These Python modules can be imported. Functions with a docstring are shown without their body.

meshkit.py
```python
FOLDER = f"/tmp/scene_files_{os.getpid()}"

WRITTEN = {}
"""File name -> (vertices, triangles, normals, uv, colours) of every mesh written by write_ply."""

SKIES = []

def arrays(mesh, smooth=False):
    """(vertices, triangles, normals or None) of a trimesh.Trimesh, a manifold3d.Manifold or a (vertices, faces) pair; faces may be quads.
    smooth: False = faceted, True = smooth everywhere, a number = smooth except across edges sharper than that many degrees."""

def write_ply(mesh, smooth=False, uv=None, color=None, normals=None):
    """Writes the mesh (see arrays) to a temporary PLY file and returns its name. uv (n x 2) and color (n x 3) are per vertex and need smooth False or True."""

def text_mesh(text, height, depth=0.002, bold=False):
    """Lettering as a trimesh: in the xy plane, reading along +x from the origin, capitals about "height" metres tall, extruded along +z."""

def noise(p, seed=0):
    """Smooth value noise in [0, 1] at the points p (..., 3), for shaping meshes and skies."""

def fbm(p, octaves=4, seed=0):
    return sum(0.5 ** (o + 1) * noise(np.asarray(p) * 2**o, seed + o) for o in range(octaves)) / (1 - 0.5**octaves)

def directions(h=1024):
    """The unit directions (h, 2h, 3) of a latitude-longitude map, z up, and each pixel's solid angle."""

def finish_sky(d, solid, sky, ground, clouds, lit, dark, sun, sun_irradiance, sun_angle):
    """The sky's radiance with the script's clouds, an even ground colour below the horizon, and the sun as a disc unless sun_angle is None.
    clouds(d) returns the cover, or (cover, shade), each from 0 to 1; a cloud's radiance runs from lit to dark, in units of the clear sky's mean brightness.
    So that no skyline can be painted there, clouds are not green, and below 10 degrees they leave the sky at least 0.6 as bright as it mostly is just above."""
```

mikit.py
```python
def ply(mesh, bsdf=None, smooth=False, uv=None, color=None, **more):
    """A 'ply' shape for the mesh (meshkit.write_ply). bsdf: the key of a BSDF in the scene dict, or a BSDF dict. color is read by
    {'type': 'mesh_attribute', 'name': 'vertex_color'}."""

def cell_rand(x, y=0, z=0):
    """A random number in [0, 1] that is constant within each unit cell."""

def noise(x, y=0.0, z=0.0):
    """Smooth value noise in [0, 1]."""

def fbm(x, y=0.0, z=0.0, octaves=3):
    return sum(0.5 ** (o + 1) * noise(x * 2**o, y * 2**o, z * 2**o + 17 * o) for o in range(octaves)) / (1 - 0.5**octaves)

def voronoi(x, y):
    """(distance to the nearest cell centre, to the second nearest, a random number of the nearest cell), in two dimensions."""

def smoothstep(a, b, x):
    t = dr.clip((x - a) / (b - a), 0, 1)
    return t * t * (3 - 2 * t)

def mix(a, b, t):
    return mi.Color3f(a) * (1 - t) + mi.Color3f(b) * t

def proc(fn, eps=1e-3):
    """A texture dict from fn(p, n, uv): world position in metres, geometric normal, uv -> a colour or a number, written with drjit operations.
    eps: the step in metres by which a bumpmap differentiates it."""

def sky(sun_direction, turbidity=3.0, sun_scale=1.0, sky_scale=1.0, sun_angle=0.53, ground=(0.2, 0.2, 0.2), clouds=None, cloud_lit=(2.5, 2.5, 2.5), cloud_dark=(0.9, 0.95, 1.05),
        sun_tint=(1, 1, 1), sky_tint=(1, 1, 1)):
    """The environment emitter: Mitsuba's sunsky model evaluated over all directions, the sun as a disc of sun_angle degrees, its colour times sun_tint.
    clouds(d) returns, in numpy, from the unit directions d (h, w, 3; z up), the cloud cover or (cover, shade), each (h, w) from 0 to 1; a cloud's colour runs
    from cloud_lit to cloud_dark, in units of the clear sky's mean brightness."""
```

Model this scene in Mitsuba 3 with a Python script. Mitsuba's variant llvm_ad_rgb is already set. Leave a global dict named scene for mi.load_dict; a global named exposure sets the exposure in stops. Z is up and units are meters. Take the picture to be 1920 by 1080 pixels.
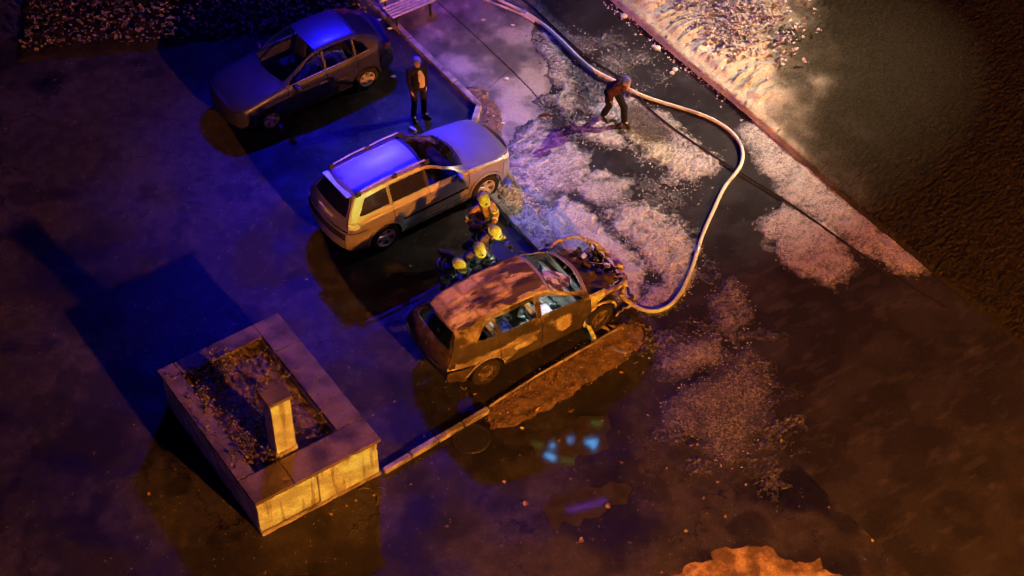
import math, random
import numpy as np, trimesh, shapely, manifold3d
import shapely.geometry as sg
import shapely.affinity as sa
from shapely.ops import unary_union
from scipy.interpolate import PchipInterpolator
from scipy.ndimage import map_coordinates
import drjit as dr, mitsuba as mi, mikit, meshkit

T = mi.ScalarTransform4f
MF = manifold3d.Manifold
scene, labels = {}, {}

# ------------------------------------------------------------------ camera, sky, lamps, exposure
CAM_H, CAM_PITCH, CAM_FOV = 28.77, math.radians(46.68), 30.68
scene['camera'] = {'type': 'perspective', 'fov': CAM_FOV, 'fov_axis': 'x', 'near_clip': 0.1, 'far_clip': 900.0,
                   'to_world': T().look_at(origin=[0, 0, CAM_H], target=[0, math.cos(CAM_PITCH), CAM_H - math.sin(CAM_PITCH)], up=[0, 0, 1])}
scene['sky'] = mikit.sky([0.3, 0.9, 0.08], turbidity=3, sun_scale=0.0, sky_scale=0.6, sky_tint=(0.22, 0.12, 1.5), ground=(0.05, 0.05, 0.05))
exposure = 0.0
SODIUM, WARM, BLUE, COLD = np.array([1.0, 0.265, 0.02]), np.array([1.0, 0.76, 0.52]), np.array([0.010, 0.008, 1.0]), np.array([0.62, 0.93, 1.0])
LAMP_A, LAMP_B = (16.0, 21.5, 11.0), (15.0, 1.0, 10.5)          # two unseen sodium lamps beyond the frame, lighting car sides and planter
LAMP_C = (22.0, 40.5, 16.0)                                   # unseen work light up the road, placed to light foam and bank
BAR_D = (-3.8, 38.5, 9.0)                                   # unseen blue light bar, placed high to light the car roofs
POWER_A, POWER_B, POWER_C, POWER_D, POWER_T = 500, 29000, 5000, 860, 260

# ------------------------------------------------------------------ materials
def rgb(*c): return {'type': 'rgb', 'value': list(c)}
def mat(name, base, rough=0.6, two=True, **kw):
    b = {'type': 'principled', 'base_color': base if isinstance(base, dict) else rgb(*base), 'roughness': rough, **kw}
    scene[name] = {'type': 'twosided', 'bsdf': b} if two else b
    return name
def bumpmat(name, base, bump, scale, rough=0.6, **kw):
    scene[name] = {'type': 'twosided', 'bsdf': {'type': 'bumpmap', 'arbitrary': bump, 'scale': scale,
                   'bsdf': {'type': 'principled', 'base_color': base, 'roughness': rough, **kw}}}
    return name
N, F, V, SS, MIX = mikit.noise, mikit.fbm, mikit.voronoi, mikit.smoothstep, mikit.mix

def f_asphalt(p, n, uv):
    grit = N(p.x * 60, p.y * 60); pat = F(p.x * 0.7 + 5, p.y * 0.7, 0, 4); fine = F(p.x * 6, p.y * 6, 3, 3)
    c = MIX((0.016, 0.0145, 0.0145), (0.037, 0.034, 0.033), SS(0.3, 0.75, pat * 0.6 + fine * 0.4))
    c = c * (0.65 + 0.7 * grit)
    stain = SS(0.57, 0.68, F(p.x * 1.1 + 40, p.y * 1.1 + 9, 0, 4))
    c = c * (1 - 0.55 * stain)
    fleck = SS(0.93, 0.96, N(p.x * 23 + 7, p.y * 23))
    wx, wy = p.x + 0.5 * fine, p.y + 0.5 * F(p.x * 5 + 31, p.y * 5, 0, 3)
    d1, d2, _ = V(wx * 0.55, wy * 0.55)
    c = c * (1 - 0.75 * SS(0.022, 0.006, d2 - d1) * SS(0.42, 0.55, pat))
    c = c * (1 - 0.6 * SS(0.60, 0.70, F(p.x * 0.55 + 3, p.y * 0.55 + 70, 0, 4)))
    return c + mi.Color3f(0.10, 0.085, 0.07) * fleck * SS(0.45, 0.6, fine)
def f_asphalt_rough(p, n, uv):
    return 0.38 + 0.3 * SS(0.38, 0.62, F(p.x * 0.9 + 11, p.y * 0.9, 0, 3)) + 0.12 * N(p.x * 40, p.y * 40)
def f_asphalt_bump(p, n, uv): return N(p.x * 70, p.y * 70) * 0.8 + 0.5 * N(p.x * 31, p.y * 31) + 0.22 * F(p.x * 9, p.y * 9, 0, 3)
bumpmat('asphalt', mikit.proc(f_asphalt), mikit.proc(f_asphalt_bump, 4e-3), 0.013, mikit.proc(f_asphalt_rough), specular=0.35)

def f_road(p, n, uv):
    film = SS(0.42, 0.66, F(p.x * 1.3, p.y * 1.3 + 3, 0, 4)); grit = N(p.x * 50, p.y * 50)
    sw = SS(0.58, 0.75, F(p.x * 2.2 + p.y * 1.1, p.y * 5.5 - p.x * 3.5, 2, 4))
    return MIX((0.014, 0.0135, 0.016), (0.05, 0.047, 0.056), film * 0.22 + sw * 0.25) * (0.8 + 0.4 * grit)
def f_road_rough(p, n, uv): return 0.42 + 0.22 * SS(0.4, 0.65, F(p.x * 1.7 + 11, p.y * 1.7, 0, 3))
def f_road_bump(p, n, uv): return F(p.x * 12, p.y * 12, 0, 3) + 0.4 * N(p.x * 55, p.y * 55)
bumpmat('wet_asphalt', mikit.proc(f_road), mikit.proc(f_road_bump, 4e-3), 0.004, mikit.proc(f_road_rough), specular=0.22)

def f_pave(p, n, uv):
    pat = F(p.x * 1.6, p.y * 1.6, 0, 5); grit = N(p.x * 55, p.y * 55)
    c = MIX((0.10, 0.092, 0.088), (0.34, 0.315, 0.29), SS(0.28, 0.72, pat))
    wet = SS(0.52, 0.64, F(p.x * 0.9 + 3, p.y * 0.9 + 8, 0, 4))
    return c * (0.7 + 0.55 * grit) * (1 - 0.45 * wet)
def f_pave_bump(p, n, uv): return N(p.x * 60, p.y * 60) + 1.5 * F(p.x * 7, p.y * 7, 0, 3)
bumpmat('pavement_concrete', mikit.proc(f_pave), mikit.proc(f_pave_bump, 4e-3), 0.007, 0.6)

def f_concrete(p, n, uv):
    pat = F(p.x * 3.1 + p.z * 2, p.y * 3.1, p.z * 3, 4); grit = N(p.x * 45, p.y * 45, p.z * 45)
    c = MIX((0.36, 0.33, 0.30), (0.66, 0.62, 0.57), SS(0.3, 0.7, pat)) * (0.78 + 0.44 * grit)
    run = SS(0.56, 0.72, F((p.x * 0.82 + p.y * 0.57) * 9, p.z * 0.9, 4, 3))
    return c * (1 - 0.5 * run)
def f_concrete_bump(p, n, uv): return F(p.x * 14, p.y * 14, p.z * 14, 3) + 0.5 * N(p.x * 60, p.y * 60, p.z * 60)
bumpmat('stained_concrete', mikit.proc(f_concrete), mikit.proc(f_concrete_bump, 4e-3), 0.008, 0.75)
def f_coping(p, n, uv):
    pat = F(p.x * 2.2, p.y * 2.2, p.z, 5)
    return MIX((0.035, 0.027, 0.026), (0.12, 0.095, 0.09), SS(0.3, 0.72, pat)) * (0.75 + 0.5 * N(p.x * 40, p.y * 40, p.z * 40))
bumpmat('weathered_coping', mikit.proc(f_coping), mikit.proc(f_concrete_bump, 4e-3), 0.008, 0.7)
def f_kerb(p, n, uv):
    return MIX((0.10, 0.09, 0.085), (0.32, 0.30, 0.28), SS(0.3, 0.7, F(p.x * 4, p.y * 4, p.z * 4, 4))) * (0.75 + 0.5 * N(p.x * 50, p.y * 50, p.z * 50))
bumpmat('kerb_concrete', mikit.proc(f_kerb), mikit.proc(f_concrete_bump, 4e-3), 0.01, 0.65)
def f_soil(p, n, uv):
    a = F(p.x * 9, p.y * 9, 0, 4); b = N(p.x * 70, p.y * 70, p.z * 40)
    return MIX((0.05, 0.034, 0.021), (0.20, 0.14, 0.08), SS(0.3, 0.75, a * 0.6 + b * 0.45))
bumpmat('littered_soil', mikit.proc(f_soil), mikit.proc(lambda p, n, uv: F(p.x * 16, p.y * 16, 0, 4), 4e-3), 0.03, 0.85)
def f_foam(p, n, uv):      # uv.x: thickness of the foam, uv.y: how brown it is
    g = N(p.x * 34, p.y * 34, p.z * 34) * 0.5 + N(p.x * 80, p.y * 80, p.z * 60) * 0.5
    thin = SS(0.002, 0.055, uv.x + 0.03 * (g - 0.5))
    c = MIX((0.03, 0.029, 0.031), (0.43, 0.425, 0.425), thin) * (0.45 + 1.0 * g)
    return c * MIX((1, 1, 1), (0.72, 0.55, 0.40), uv.y)
bumpmat('foam', mikit.proc(f_foam), mikit.proc(lambda p, n, uv: N(p.x * 45, p.y * 45, p.z * 45) + 0.5 * N(p.x * 100, p.y * 100, p.z * 100), 3e-3), 0.014, 0.45)
def f_bank(p, n, uv):      # uv.x: 1 where foam lies on the bank, 0 where it is bare grass
    g = N(p.x * 34, p.y * 34, p.z * 34); a = F(p.x * 3, p.y * 3, 0, 4)
    return MIX(MIX((0.008, 0.008, 0.005), (0.03, 0.025, 0.015), g), MIX((0.28, 0.245, 0.18), (0.58, 0.52, 0.41), a) * (0.7 + 0.5 * g), uv.x)
bumpmat('foamed_bank', mikit.proc(f_bank), mikit.proc(lambda p, n, uv: F(p.x * 22, p.y * 22, p.z * 22, 3), 3e-3), 0.012, 0.9, specular=0.02)

def f_burnt(p, n, uv):     # a scorched door or wing; uv = metres along the car and up
    a = F(uv.x * 2.3, uv.y * 3.1, 2, 4); b = F(uv.x * 9, uv.y * 9, 5, 3); g = N(uv.x * 60, uv.y * 60, p.z * 20)
    c = MIX((0.10, 0.088, 0.072), (0.30, 0.27, 0.22), SS(0.35, 0.65, a)) * (0.85 + 0.3 * g)
    c = MIX(c, (0.22, 0.13, 0.06), SS(0.55, 0.68, b) * 0.5)
    c = MIX(c, (0.44, 0.41, 0.38), SS(0.55, 0.68, F(uv.x * 3.1 + 31, uv.y * 4.2 + 3, 2, 4)) * 0.7)
    soot = SS(0.46, 0.63, F(uv.x * 1.9 + 7, uv.y * 2.6, 1, 5) + 0.16 * SS(0.20, 0.02, dr.abs(uv.y - 1.06)) + 0.34 * SS(0.70, 0.30, uv.y) + 0.30 * SS(0.45, 0.95, uv.x) * SS(1.08, 0.98, uv.y))
    return MIX(c, (0.018, 0.015, 0.014), soot * 0.93)
bumpmat('burnt_paint', mikit.proc(f_burnt), mikit.proc(lambda p, n, uv: F(uv.x * 25, uv.y * 25, 0, 3), 3e-3), 0.004, 0.65, specular=0.1)
def f_burnt_roof(p, n, uv):
    a = F(uv.x * 2.2 + 3, uv.y * 5.5, 2, 5); b = F(uv.x * 9, uv.y * 15, 5, 3); g = N(uv.x * 60, uv.y * 60, p.z * 20)
    c = MIX((0.15, 0.105, 0.03), (0.74, 0.58, 0.12), SS(0.3, 0.68, a)) * (0.75 + 0.45 * g)
    c = MIX(c, (0.80, 0.64, 0.24), SS(0.62, 0.74, b) * SS(0.4, 0.6, a))
    fx, fy = dr.abs(uv.x / 0.42 - dr.round(uv.x / 0.42)), dr.abs(uv.y / 0.36 + 0.5 - dr.round(uv.y / 0.36 + 0.5))
    w = 0.10 * (N(uv.x * 7, uv.y * 7, 9) - 0.5)
    line = dr.maximum(SS(0.16, 0.03, fx + w), 0.8 * SS(0.17, 0.03, fy + w)) * SS(0.3, 0.55, F(uv.x * 3, uv.y * 3 + 9, 1, 3))
    soot = dr.maximum(line * 0.5, SS(0.48, 0.62, F(uv.x * 1.9 + 2, uv.y * 5.2 + 7, 4, 5)))
    return MIX(c, (0.025, 0.018, 0.015), soot * 0.9)
bumpmat('burnt_roof_metal', mikit.proc(f_burnt_roof), mikit.proc(lambda p, n, uv: F(uv.x * 22, uv.y * 22, 0, 3), 3e-3), 0.006, 0.7, specular=0.12)
def f_char(p, n, uv):
    a = F(p.x * 9, p.y * 9, p.z * 9, 4)
    return MIX(MIX((0.015, 0.013, 0.013), (0.07, 0.05, 0.04), a), (0.16, 0.11, 0.06), SS(0.58, 0.74, F(p.x * 5 + 3, p.y * 5, p.z * 5, 3)) * 0.6)
bumpmat('charred', mikit.proc(f_char), mikit.proc(lambda p, n, uv: F(p.x * 30, p.y * 30, p.z * 30, 3), 3e-3), 0.008, 0.6, specular=0.15)
def f_rust(p, n, uv):
    a = F(p.x * 11, p.y * 11, p.z * 11, 4)
    return MIX((0.24, 0.17, 0.08), (0.72, 0.58, 0.32), SS(0.3, 0.7, a)) * (0.7 + 0.6 * N(p.x * 60, p.y * 60, p.z * 60))
bumpmat('rusted_metal', mikit.proc(f_rust), mikit.proc(lambda p, n, uv: F(p.x * 30, p.y * 30, p.z * 30, 3), 3e-3), 0.006, 0.6, metallic=0.2)
def f_ash(p, n, uv):
    a = F(p.x * 7, p.y * 7, p.z * 7, 4)
    return MIX((0.05, 0.05, 0.05), (0.62, 0.62, 0.6), SS(0.40, 0.60, a)) * (0.7 + 0.5 * N(p.x * 50, p.y * 50, p.z * 50))
bumpmat('pale_sand', mikit.proc(lambda p, n, uv: MIX((0.12, 0.075, 0.04), (0.46, 0.31, 0.16), SS(0.3, 0.7, F(p.x * 4, p.y * 4, 0, 4))) * (0.6 + 0.8 * N(p.x * 50, p.y * 50))), mikit.proc(lambda p, n, uv: F(p.x * 16, p.y * 16, 0, 4), 4e-3), 0.014, 0.9)
mat('ash', mikit.proc(f_ash), 0.8)
def f_hose(p, n, uv):
    return MIX((0.50, 0.46, 0.38), (0.66, 0.62, 0.54), N(p.x * 30, p.y * 30, p.z * 30)) * (1 - 0.35 * SS(0.5, 0.7, F(p.x * 2.5, p.y * 2.5, 0, 3)))
mat('hose_canvas', mikit.proc(f_hose), 0.55)
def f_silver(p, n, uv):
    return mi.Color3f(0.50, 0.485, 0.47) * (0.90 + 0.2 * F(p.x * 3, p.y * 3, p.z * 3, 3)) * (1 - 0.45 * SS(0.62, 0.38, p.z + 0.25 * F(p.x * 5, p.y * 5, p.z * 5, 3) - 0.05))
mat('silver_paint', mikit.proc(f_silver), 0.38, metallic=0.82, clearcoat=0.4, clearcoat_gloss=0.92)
mat('navy_paint', (0.022, 0.023, 0.055), 0.34, metallic=0.4, clearcoat=0.8, clearcoat_gloss=0.95)
mat('fire_red', (0.4, 0.02, 0.015), 0.35)
mat('black_plastic', (0.02, 0.02, 0.021), 0.5)
mat('dark_void', (0.008, 0.008, 0.008), 0.9)
mat('rubber', (0.016, 0.015, 0.015), 0.85, specular=0.15)
mat('alloy', (0.62, 0.60, 0.57), 0.35, metallic=0.7)
mat('chrome', (0.75, 0.75, 0.75), 0.18, metallic=1.0)
mat('tail_lamp', (0.35, 0.02, 0.015), 0.15, clearcoat=1.0)
mat('clear_lamp', (0.75, 0.7, 0.62), 0.2, clearcoat=1.0)
mat('cabin_trim', (0.014, 0.014, 0.016), 0.8)
mat('skin', (0.47, 0.29, 0.21), 0.5)
mat('hair', (0.12, 0.10, 0.09), 0.7)
mat('turnout_tan', mikit.proc(lambda p, n, uv: MIX((0.17, 0.11, 0.05), (0.40, 0.28, 0.13), F(p.x * 14, p.y * 14, p.z * 14, 3))), 0.8)
mat('turnout_dark', mikit.proc(lambda p, n, uv: MIX((0.04, 0.036, 0.036), (0.16, 0.135, 0.115), F(p.x * 14, p.y * 14, p.z * 14, 3))), 0.8)
mat('helmet_yellow', (0.66, 0.90, 0.10), 0.28, clearcoat=0.6)
mat('tape_yellow', (0.55, 0.95, 0.10), 0.4)
mat('tape_silver', (0.75, 0.76, 0.74), 0.35)
mat('shirt_tan', (0.50, 0.36, 0.25), 0.8)
mat('cap_blue_and_lit', (0.08, 0.10, 0.35), 0.8)  # blue light painted into the man's cap; the other cap is blue
mat('jacket_red', (0.035, 0.006, 0.008), 0.9)
mat('cloth_black', (0.010, 0.010, 0.015), 0.9, specular=0.05)
mat('leaf_orange', mikit.proc(lambda p, n, uv: MIX((0.20, 0.09, 0.03), (0.60, 0.36, 0.12), N(p.x * 7, p.y * 7))), 0.6)
mat('leaf_dark', mikit.proc(lambda p, n, uv: MIX((0.03, 0.035, 0.015), (0.16, 0.12, 0.06), N(p.x * 25, p.y * 25, p.z * 25))), 0.6)
mat('paper', (0.62, 0.60, 0.58), 0.7)
mat('still_water', mikit.proc(lambda p, n, uv: MIX((0.022, 0.019, 0.019), (0.042, 0.038, 0.038), F(p.x * 6, p.y * 6, 3, 3))), 0.035, specular=0.55)
mat('bench_wood', mikit.proc(lambda p, n, uv: MIX((0.45, 0.42, 0.38), (0.72, 0.69, 0.64), F(p.x * 30, p.y * 6, p.z * 6, 3))), 0.5)
mat('dark_steel', (0.04, 0.04, 0.045), 0.45, metallic=0.6)
scene['pane'] = {'type': 'thindielectric', 'int_ior': 1.5}

# ------------------------------------------------------------------ helpers
def put(key, mesh, m, smooth=False, uv=None, label=None, cat=None, group=None, kind=None, **kw):
    k, i = key, 0
    while k in scene:
        i += 1; k = f'{key}_{i:03d}'
    scene[k] = mikit.ply(mesh, m, smooth=smooth, uv=uv, **kw)
    L = {}
    if label: L['label'] = label
    if cat: L['category'] = cat
    if group: L['group'] = group
    if kind: L['kind'] = kind
    if L: labels[k] = L
    return k
ROOTS = set()
def root(name, label, cat, group=None):
    k, i = name, 0
    while k in ROOTS:
        i += 1; k = f'{name}_{i:03d}'
    ROOTS.add(k)
    labels[k] = {'label': label, 'category': cat}
    if group: labels[k]['group'] = group
    return k
def tm(m):
    if hasattr(m, 'to_mesh'):
        q = m.to_mesh(); return trimesh.Trimesh(np.array(q.vert_properties[:, :3]), np.array(q.tri_verts), process=False)
    return m
def cat(*ms): return trimesh.util.concatenate([tm(m) for m in ms])
def rbox(c, s, r=0.02, rz=0.0, ry=0.0, rx=0.0, seg=8):
    """rounded box, centre c, size s"""
    h = [max(x / 2 - r, 1e-3) for x in s]
    sp = MF.sphere(r, seg)
    m = MF.batch_hull([sp.translate([a * h[0], b * h[1], d * h[2]]) for a in (-1, 1) for b in (-1, 1) for d in (-1, 1)])
    return m.rotate([math.degrees(rx), math.degrees(ry), math.degrees(rz)]).translate(list(map(float, c)))
def cbox(c, s, ch=0.012, rz=0.0):
    """box with chamfered edges, cheap"""
    h = [x / 2 for x in s]; pts = []
    for a in (-1, 1):
        for b in (-1, 1):
            for d in (-1, 1):
                for k in range(3):
                    q = [a * h[0], b * h[1], d * h[2]]
                    for j in range(3):
                        if j != k: q[j] -= (a, b, d)[j] * ch
                    pts.append(q)
    return MF.hull_points(np.array(pts)).rotate([0, 0, math.degrees(rz)]).translate(list(map(float, c)))
def caps(segs, seg=14):
    out = []
    for p, r, q, r2 in segs:
        out.append(MF.batch_hull([MF.sphere(r, seg).translate(list(map(float, p))), MF.sphere(r2, seg).translate(list(map(float, q)))]))
    return MF.batch_boolean(out, manifold3d.OpType.Add)
def smoothed(m, length=0.03, it=8):
    t = tm(m.refine_to_length(length)); t.merge_vertices()
    return trimesh.smoothing.filter_taubin(t, lamb=0.5, nu=0.53, iterations=it)
def tube(path, r, sides=10, closed=True, flat=1.0, res=None):
    P = np.asarray(path, float)
    if res:
        s = np.r_[0, np.cumsum(np.linalg.norm(np.diff(P, axis=0), axis=1))]
        from scipy.interpolate import CubicSpline
        P = CubicSpline(s, P)(np.linspace(0, s[-1], max(4, int(s[-1] / res))))
    n = len(P); R = np.broadcast_to(np.asarray(r, float), (n,)) if np.ndim(r) == 0 else np.interp(np.linspace(0, 1, n), np.linspace(0, 1, len(r)), r)
    t = np.gradient(P, axis=0); t /= np.linalg.norm(t, axis=1, keepdims=True)
    up = np.array([0, 0, 1.0]) if np.abs(t[:, 2]).mean() < 0.8 else np.array([1.0, 0, 0])
    a = np.cross(t, up); a /= np.linalg.norm(a, axis=1, keepdims=True); b = np.cross(a, t)
    w = np.arange(sides) * 2 * np.pi / sides
    v = P[:, None] + R[:, None, None] * (np.cos(w)[None, :, None] * a[:, None] + flat * np.sin(w)[None, :, None] * b[:, None])
    i, j = np.meshgrid(np.arange(n - 1), np.arange(sides), indexing='ij')
    q = np.stack([i * sides + j, (i) * sides + (j + 1) % sides, (i + 1) * sides + (j + 1) % sides, (i + 1) * sides + j], -1).reshape(-1, 4)
    f = np.vstack([q[:, [0, 1, 2]], q[:, [0, 2, 3]]]); v = v.reshape(-1, 3)
    if closed:
        v = np.vstack([v, P[0], P[-1]]); k = np.arange(sides)
        f = np.vstack([f, np.stack([(k + 1) % sides, k, 0 * k + n * sides], 1), np.stack([(n - 1) * sides + k, (n - 1) * sides + (k + 1) % sides, 0 * k + n * sides + 1], 1)])
    return trimesh.Trimesh(v, f, process=False)
def place(m, xy, yaw, z=0.0):
    m = tm(m).copy(); c, s = math.cos(yaw), math.sin(yaw); v = m.vertices
    m.vertices = np.c_[xy[0] + c * v[:, 0] - s * v[:, 1], xy[1] + s * v[:, 0] + c * v[:, 1], v[:, 2] + z]
    return m
def triangulate(poly):
    v, f = trimesh.creation.triangulate_polygon(poly, engine='earcut')
    return v, f
def clip_grid(poly, du, dv, u0=0.0, v0=0.0):
    """the polygon cut along a regular grid: vertices (n,2) and triangles"""
    x0, y0, x1, y1 = poly.bounds
    us = np.arange(math.floor((x0 - u0) / du), math.ceil((x1 - u0) / du)) * du + u0
    vs = np.arange(math.floor((y0 - v0) / dv), math.ceil((y1 - v0) / dv)) * dv + v0
    U, W = np.meshgrid(us, vs, indexing='ij'); U, W = U.ravel(), W.ravel()
    cells = shapely.box(U, W, U + du, W + dv)
    shapely.prepare(poly)
    inside = shapely.contains_properly(poly, cells) | shapely.covers(poly, cells); touch = shapely.intersects(poly, cells) & ~inside
    vt, ft, base = [], [], 0
    for u, w in zip(U[inside], W[inside]):
        vt += [(u, w), (u + du, w), (u + du, w + dv), (u, w + dv)]; ft += [(base, base + 1, base + 2), (base, base + 2, base + 3)]; base += 4
    for g in shapely.intersection(poly, cells[touch]):
        for q in getattr(g, 'geoms', [g]):
            if q.geom_type == 'Polygon' and q.area > 1e-7:
                v, f = triangulate(sg.polygon.orient(q))
                a = v[f]; cr = (a[:, 1, 0] - a[:, 0, 0]) * (a[:, 2, 1] - a[:, 0, 1]) - (a[:, 1, 1] - a[:, 0, 1]) * (a[:, 2, 0] - a[:, 0, 0])
                f = np.where((cr < 0)[:, None], f[:, ::-1], f)[np.abs(cr) > 1e-9]
                vt += [tuple(x) for x in v]; ft += [tuple(x + base) for x in f]; base += len(v)
    vt, ft = np.array(vt), np.array(ft)
    key = np.round(vt, 5); _, first, inv = np.unique(key, axis=0, return_index=True, return_inverse=True)
    ft = inv.reshape(-1)[ft]; ft = ft[(ft[:, 0] != ft[:, 1]) & (ft[:, 1] != ft[:, 2]) & (ft[:, 0] != ft[:, 2])]
    return vt[first], ft
def sheet(P3, f, th=0.012, uv=None):
    """a sheet of points P3 with triangles f given a thickness inwards (against its normals); returns mesh, uv"""
    n = np.zeros_like(P3); c = np.cross(P3[f[:, 1]] - P3[f[:, 0]], P3[f[:, 2]] - P3[f[:, 0]])
    for k in range(3): np.add.at(n, f[:, k], c)
    n /= np.linalg.norm(n, axis=1, keepdims=True) + 1e-12
    B = P3 - n * th
    e = np.vstack([f[:, [0, 1]], f[:, [1, 2]], f[:, [2, 0]]]); k = len(P3)
    code, rev = e[:, 0] * k + e[:, 1], e[:, 1] * k + e[:, 0]
    edge = e[~np.isin(code, rev)]
    a, b = edge[:, 0], edge[:, 1]; m = len(edge)
    S = np.vstack([P3[a], P3[b], B[a], B[b]]); i = np.arange(m)
    sf = np.vstack([np.stack([i, i + 2 * m, i + m], 1), np.stack([i + m, i + 2 * m, i + 3 * m], 1)])
    v = np.vstack([P3, B, S]); ff = np.vstack([f, f[:, ::-1] + k, sf + 2 * k])
    if uv is not None: uv = np.vstack([uv, uv, uv[a], uv[b], uv[a], uv[b]])
    return trimesh.Trimesh(v, ff, process=False), uv
def dens(poly, d):
    return poly.segmentize(d)
def poly_prism(pts, z0, z1, ch=0.0):
    return trimesh.creation.extrude_polygon(sg.Polygon(pts), z1 - z0, engine='earcut').apply_translation([0, 0, z0])

# ------------------------------------------------------------------ unseen lamps beyond the frame
def glow(col, power): return {'type': 'area', 'radiance': rgb(*[float(x) * power for x in col])}
def unseen_street_lamp(pos, col, power, label):
    k = root('unseen_street_lamp', label, 'street lamp')
    x, y, z = pos
    put(k + '__post', tube([(x, y, 0), (x, y, 1.2), (x, y, z - 0.22)], [0.09, 0.07, 0.05], 12), 'dark_steel', 30)
    put(k + '__base', trimesh.creation.cylinder(0.16, 0.5, sections=16).apply_translation([x, y, 0.25]), 'dark_steel', 30)
    put(k + '__collar', trimesh.creation.cylinder(0.09, 0.08, sections=16).apply_translation([x, y, z - 0.20]), 'dark_steel', 30)
    put(k + '__globe', trimesh.creation.icosphere(3, 0.30).apply_translation([x, y, z]), 'paper', True, emitter=glow(col, power))
unseen_street_lamp(LAMP_A, SODIUM, POWER_A, 'unseen sodium street lamp out of view to the right, lighting the burnt car')
unseen_street_lamp(LAMP_B, SODIUM, POWER_B, 'unseen sodium street lamp out of view at lower right, lighting the car sides and planter')
def unseen_fire_engine(xy, yaw):  # stands out of view to carry the unseen blue bar
    k = root('unseen_fire_engine', 'unseen red fire engine up the road, its masted blue bar lighting the parked cars', 'fire engine')
    P = lambda m: place(m, xy, yaw)
    put(k + '__body', P(cat(cbox((-1.4, 0, 1.9), (5.0, 2.4, 2.4), 0.08), cbox((2.2, 0, 1.75), (2.1, 2.4, 2.1), 0.12), cbox((0, 0, 0.6), (7.6, 2.0, 0.3), 0.03))), 'fire_red', 30)
    put(k + '__windscreen', P(cbox((3.26, 0, 2.1), (0.03, 2.0, 0.85), 0.01)), 'cabin_trim')
    for sx in (2.3, -2.2):
        for sy in (-1, 1):
            put(k + '__wheel', P(trimesh.creation.cylinder(0.5, 0.32, sections=28).apply_transform(trimesh.transformations.rotation_matrix(math.pi / 2, [1, 0, 0])).apply_translation([sx, sy * 1.05, 0.5])), 'rubber', 30)
    return k
FE = unseen_fire_engine((BAR_D[0] - 2.0, BAR_D[1] + 5.0), 0.6 - math.pi / 2)
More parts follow.
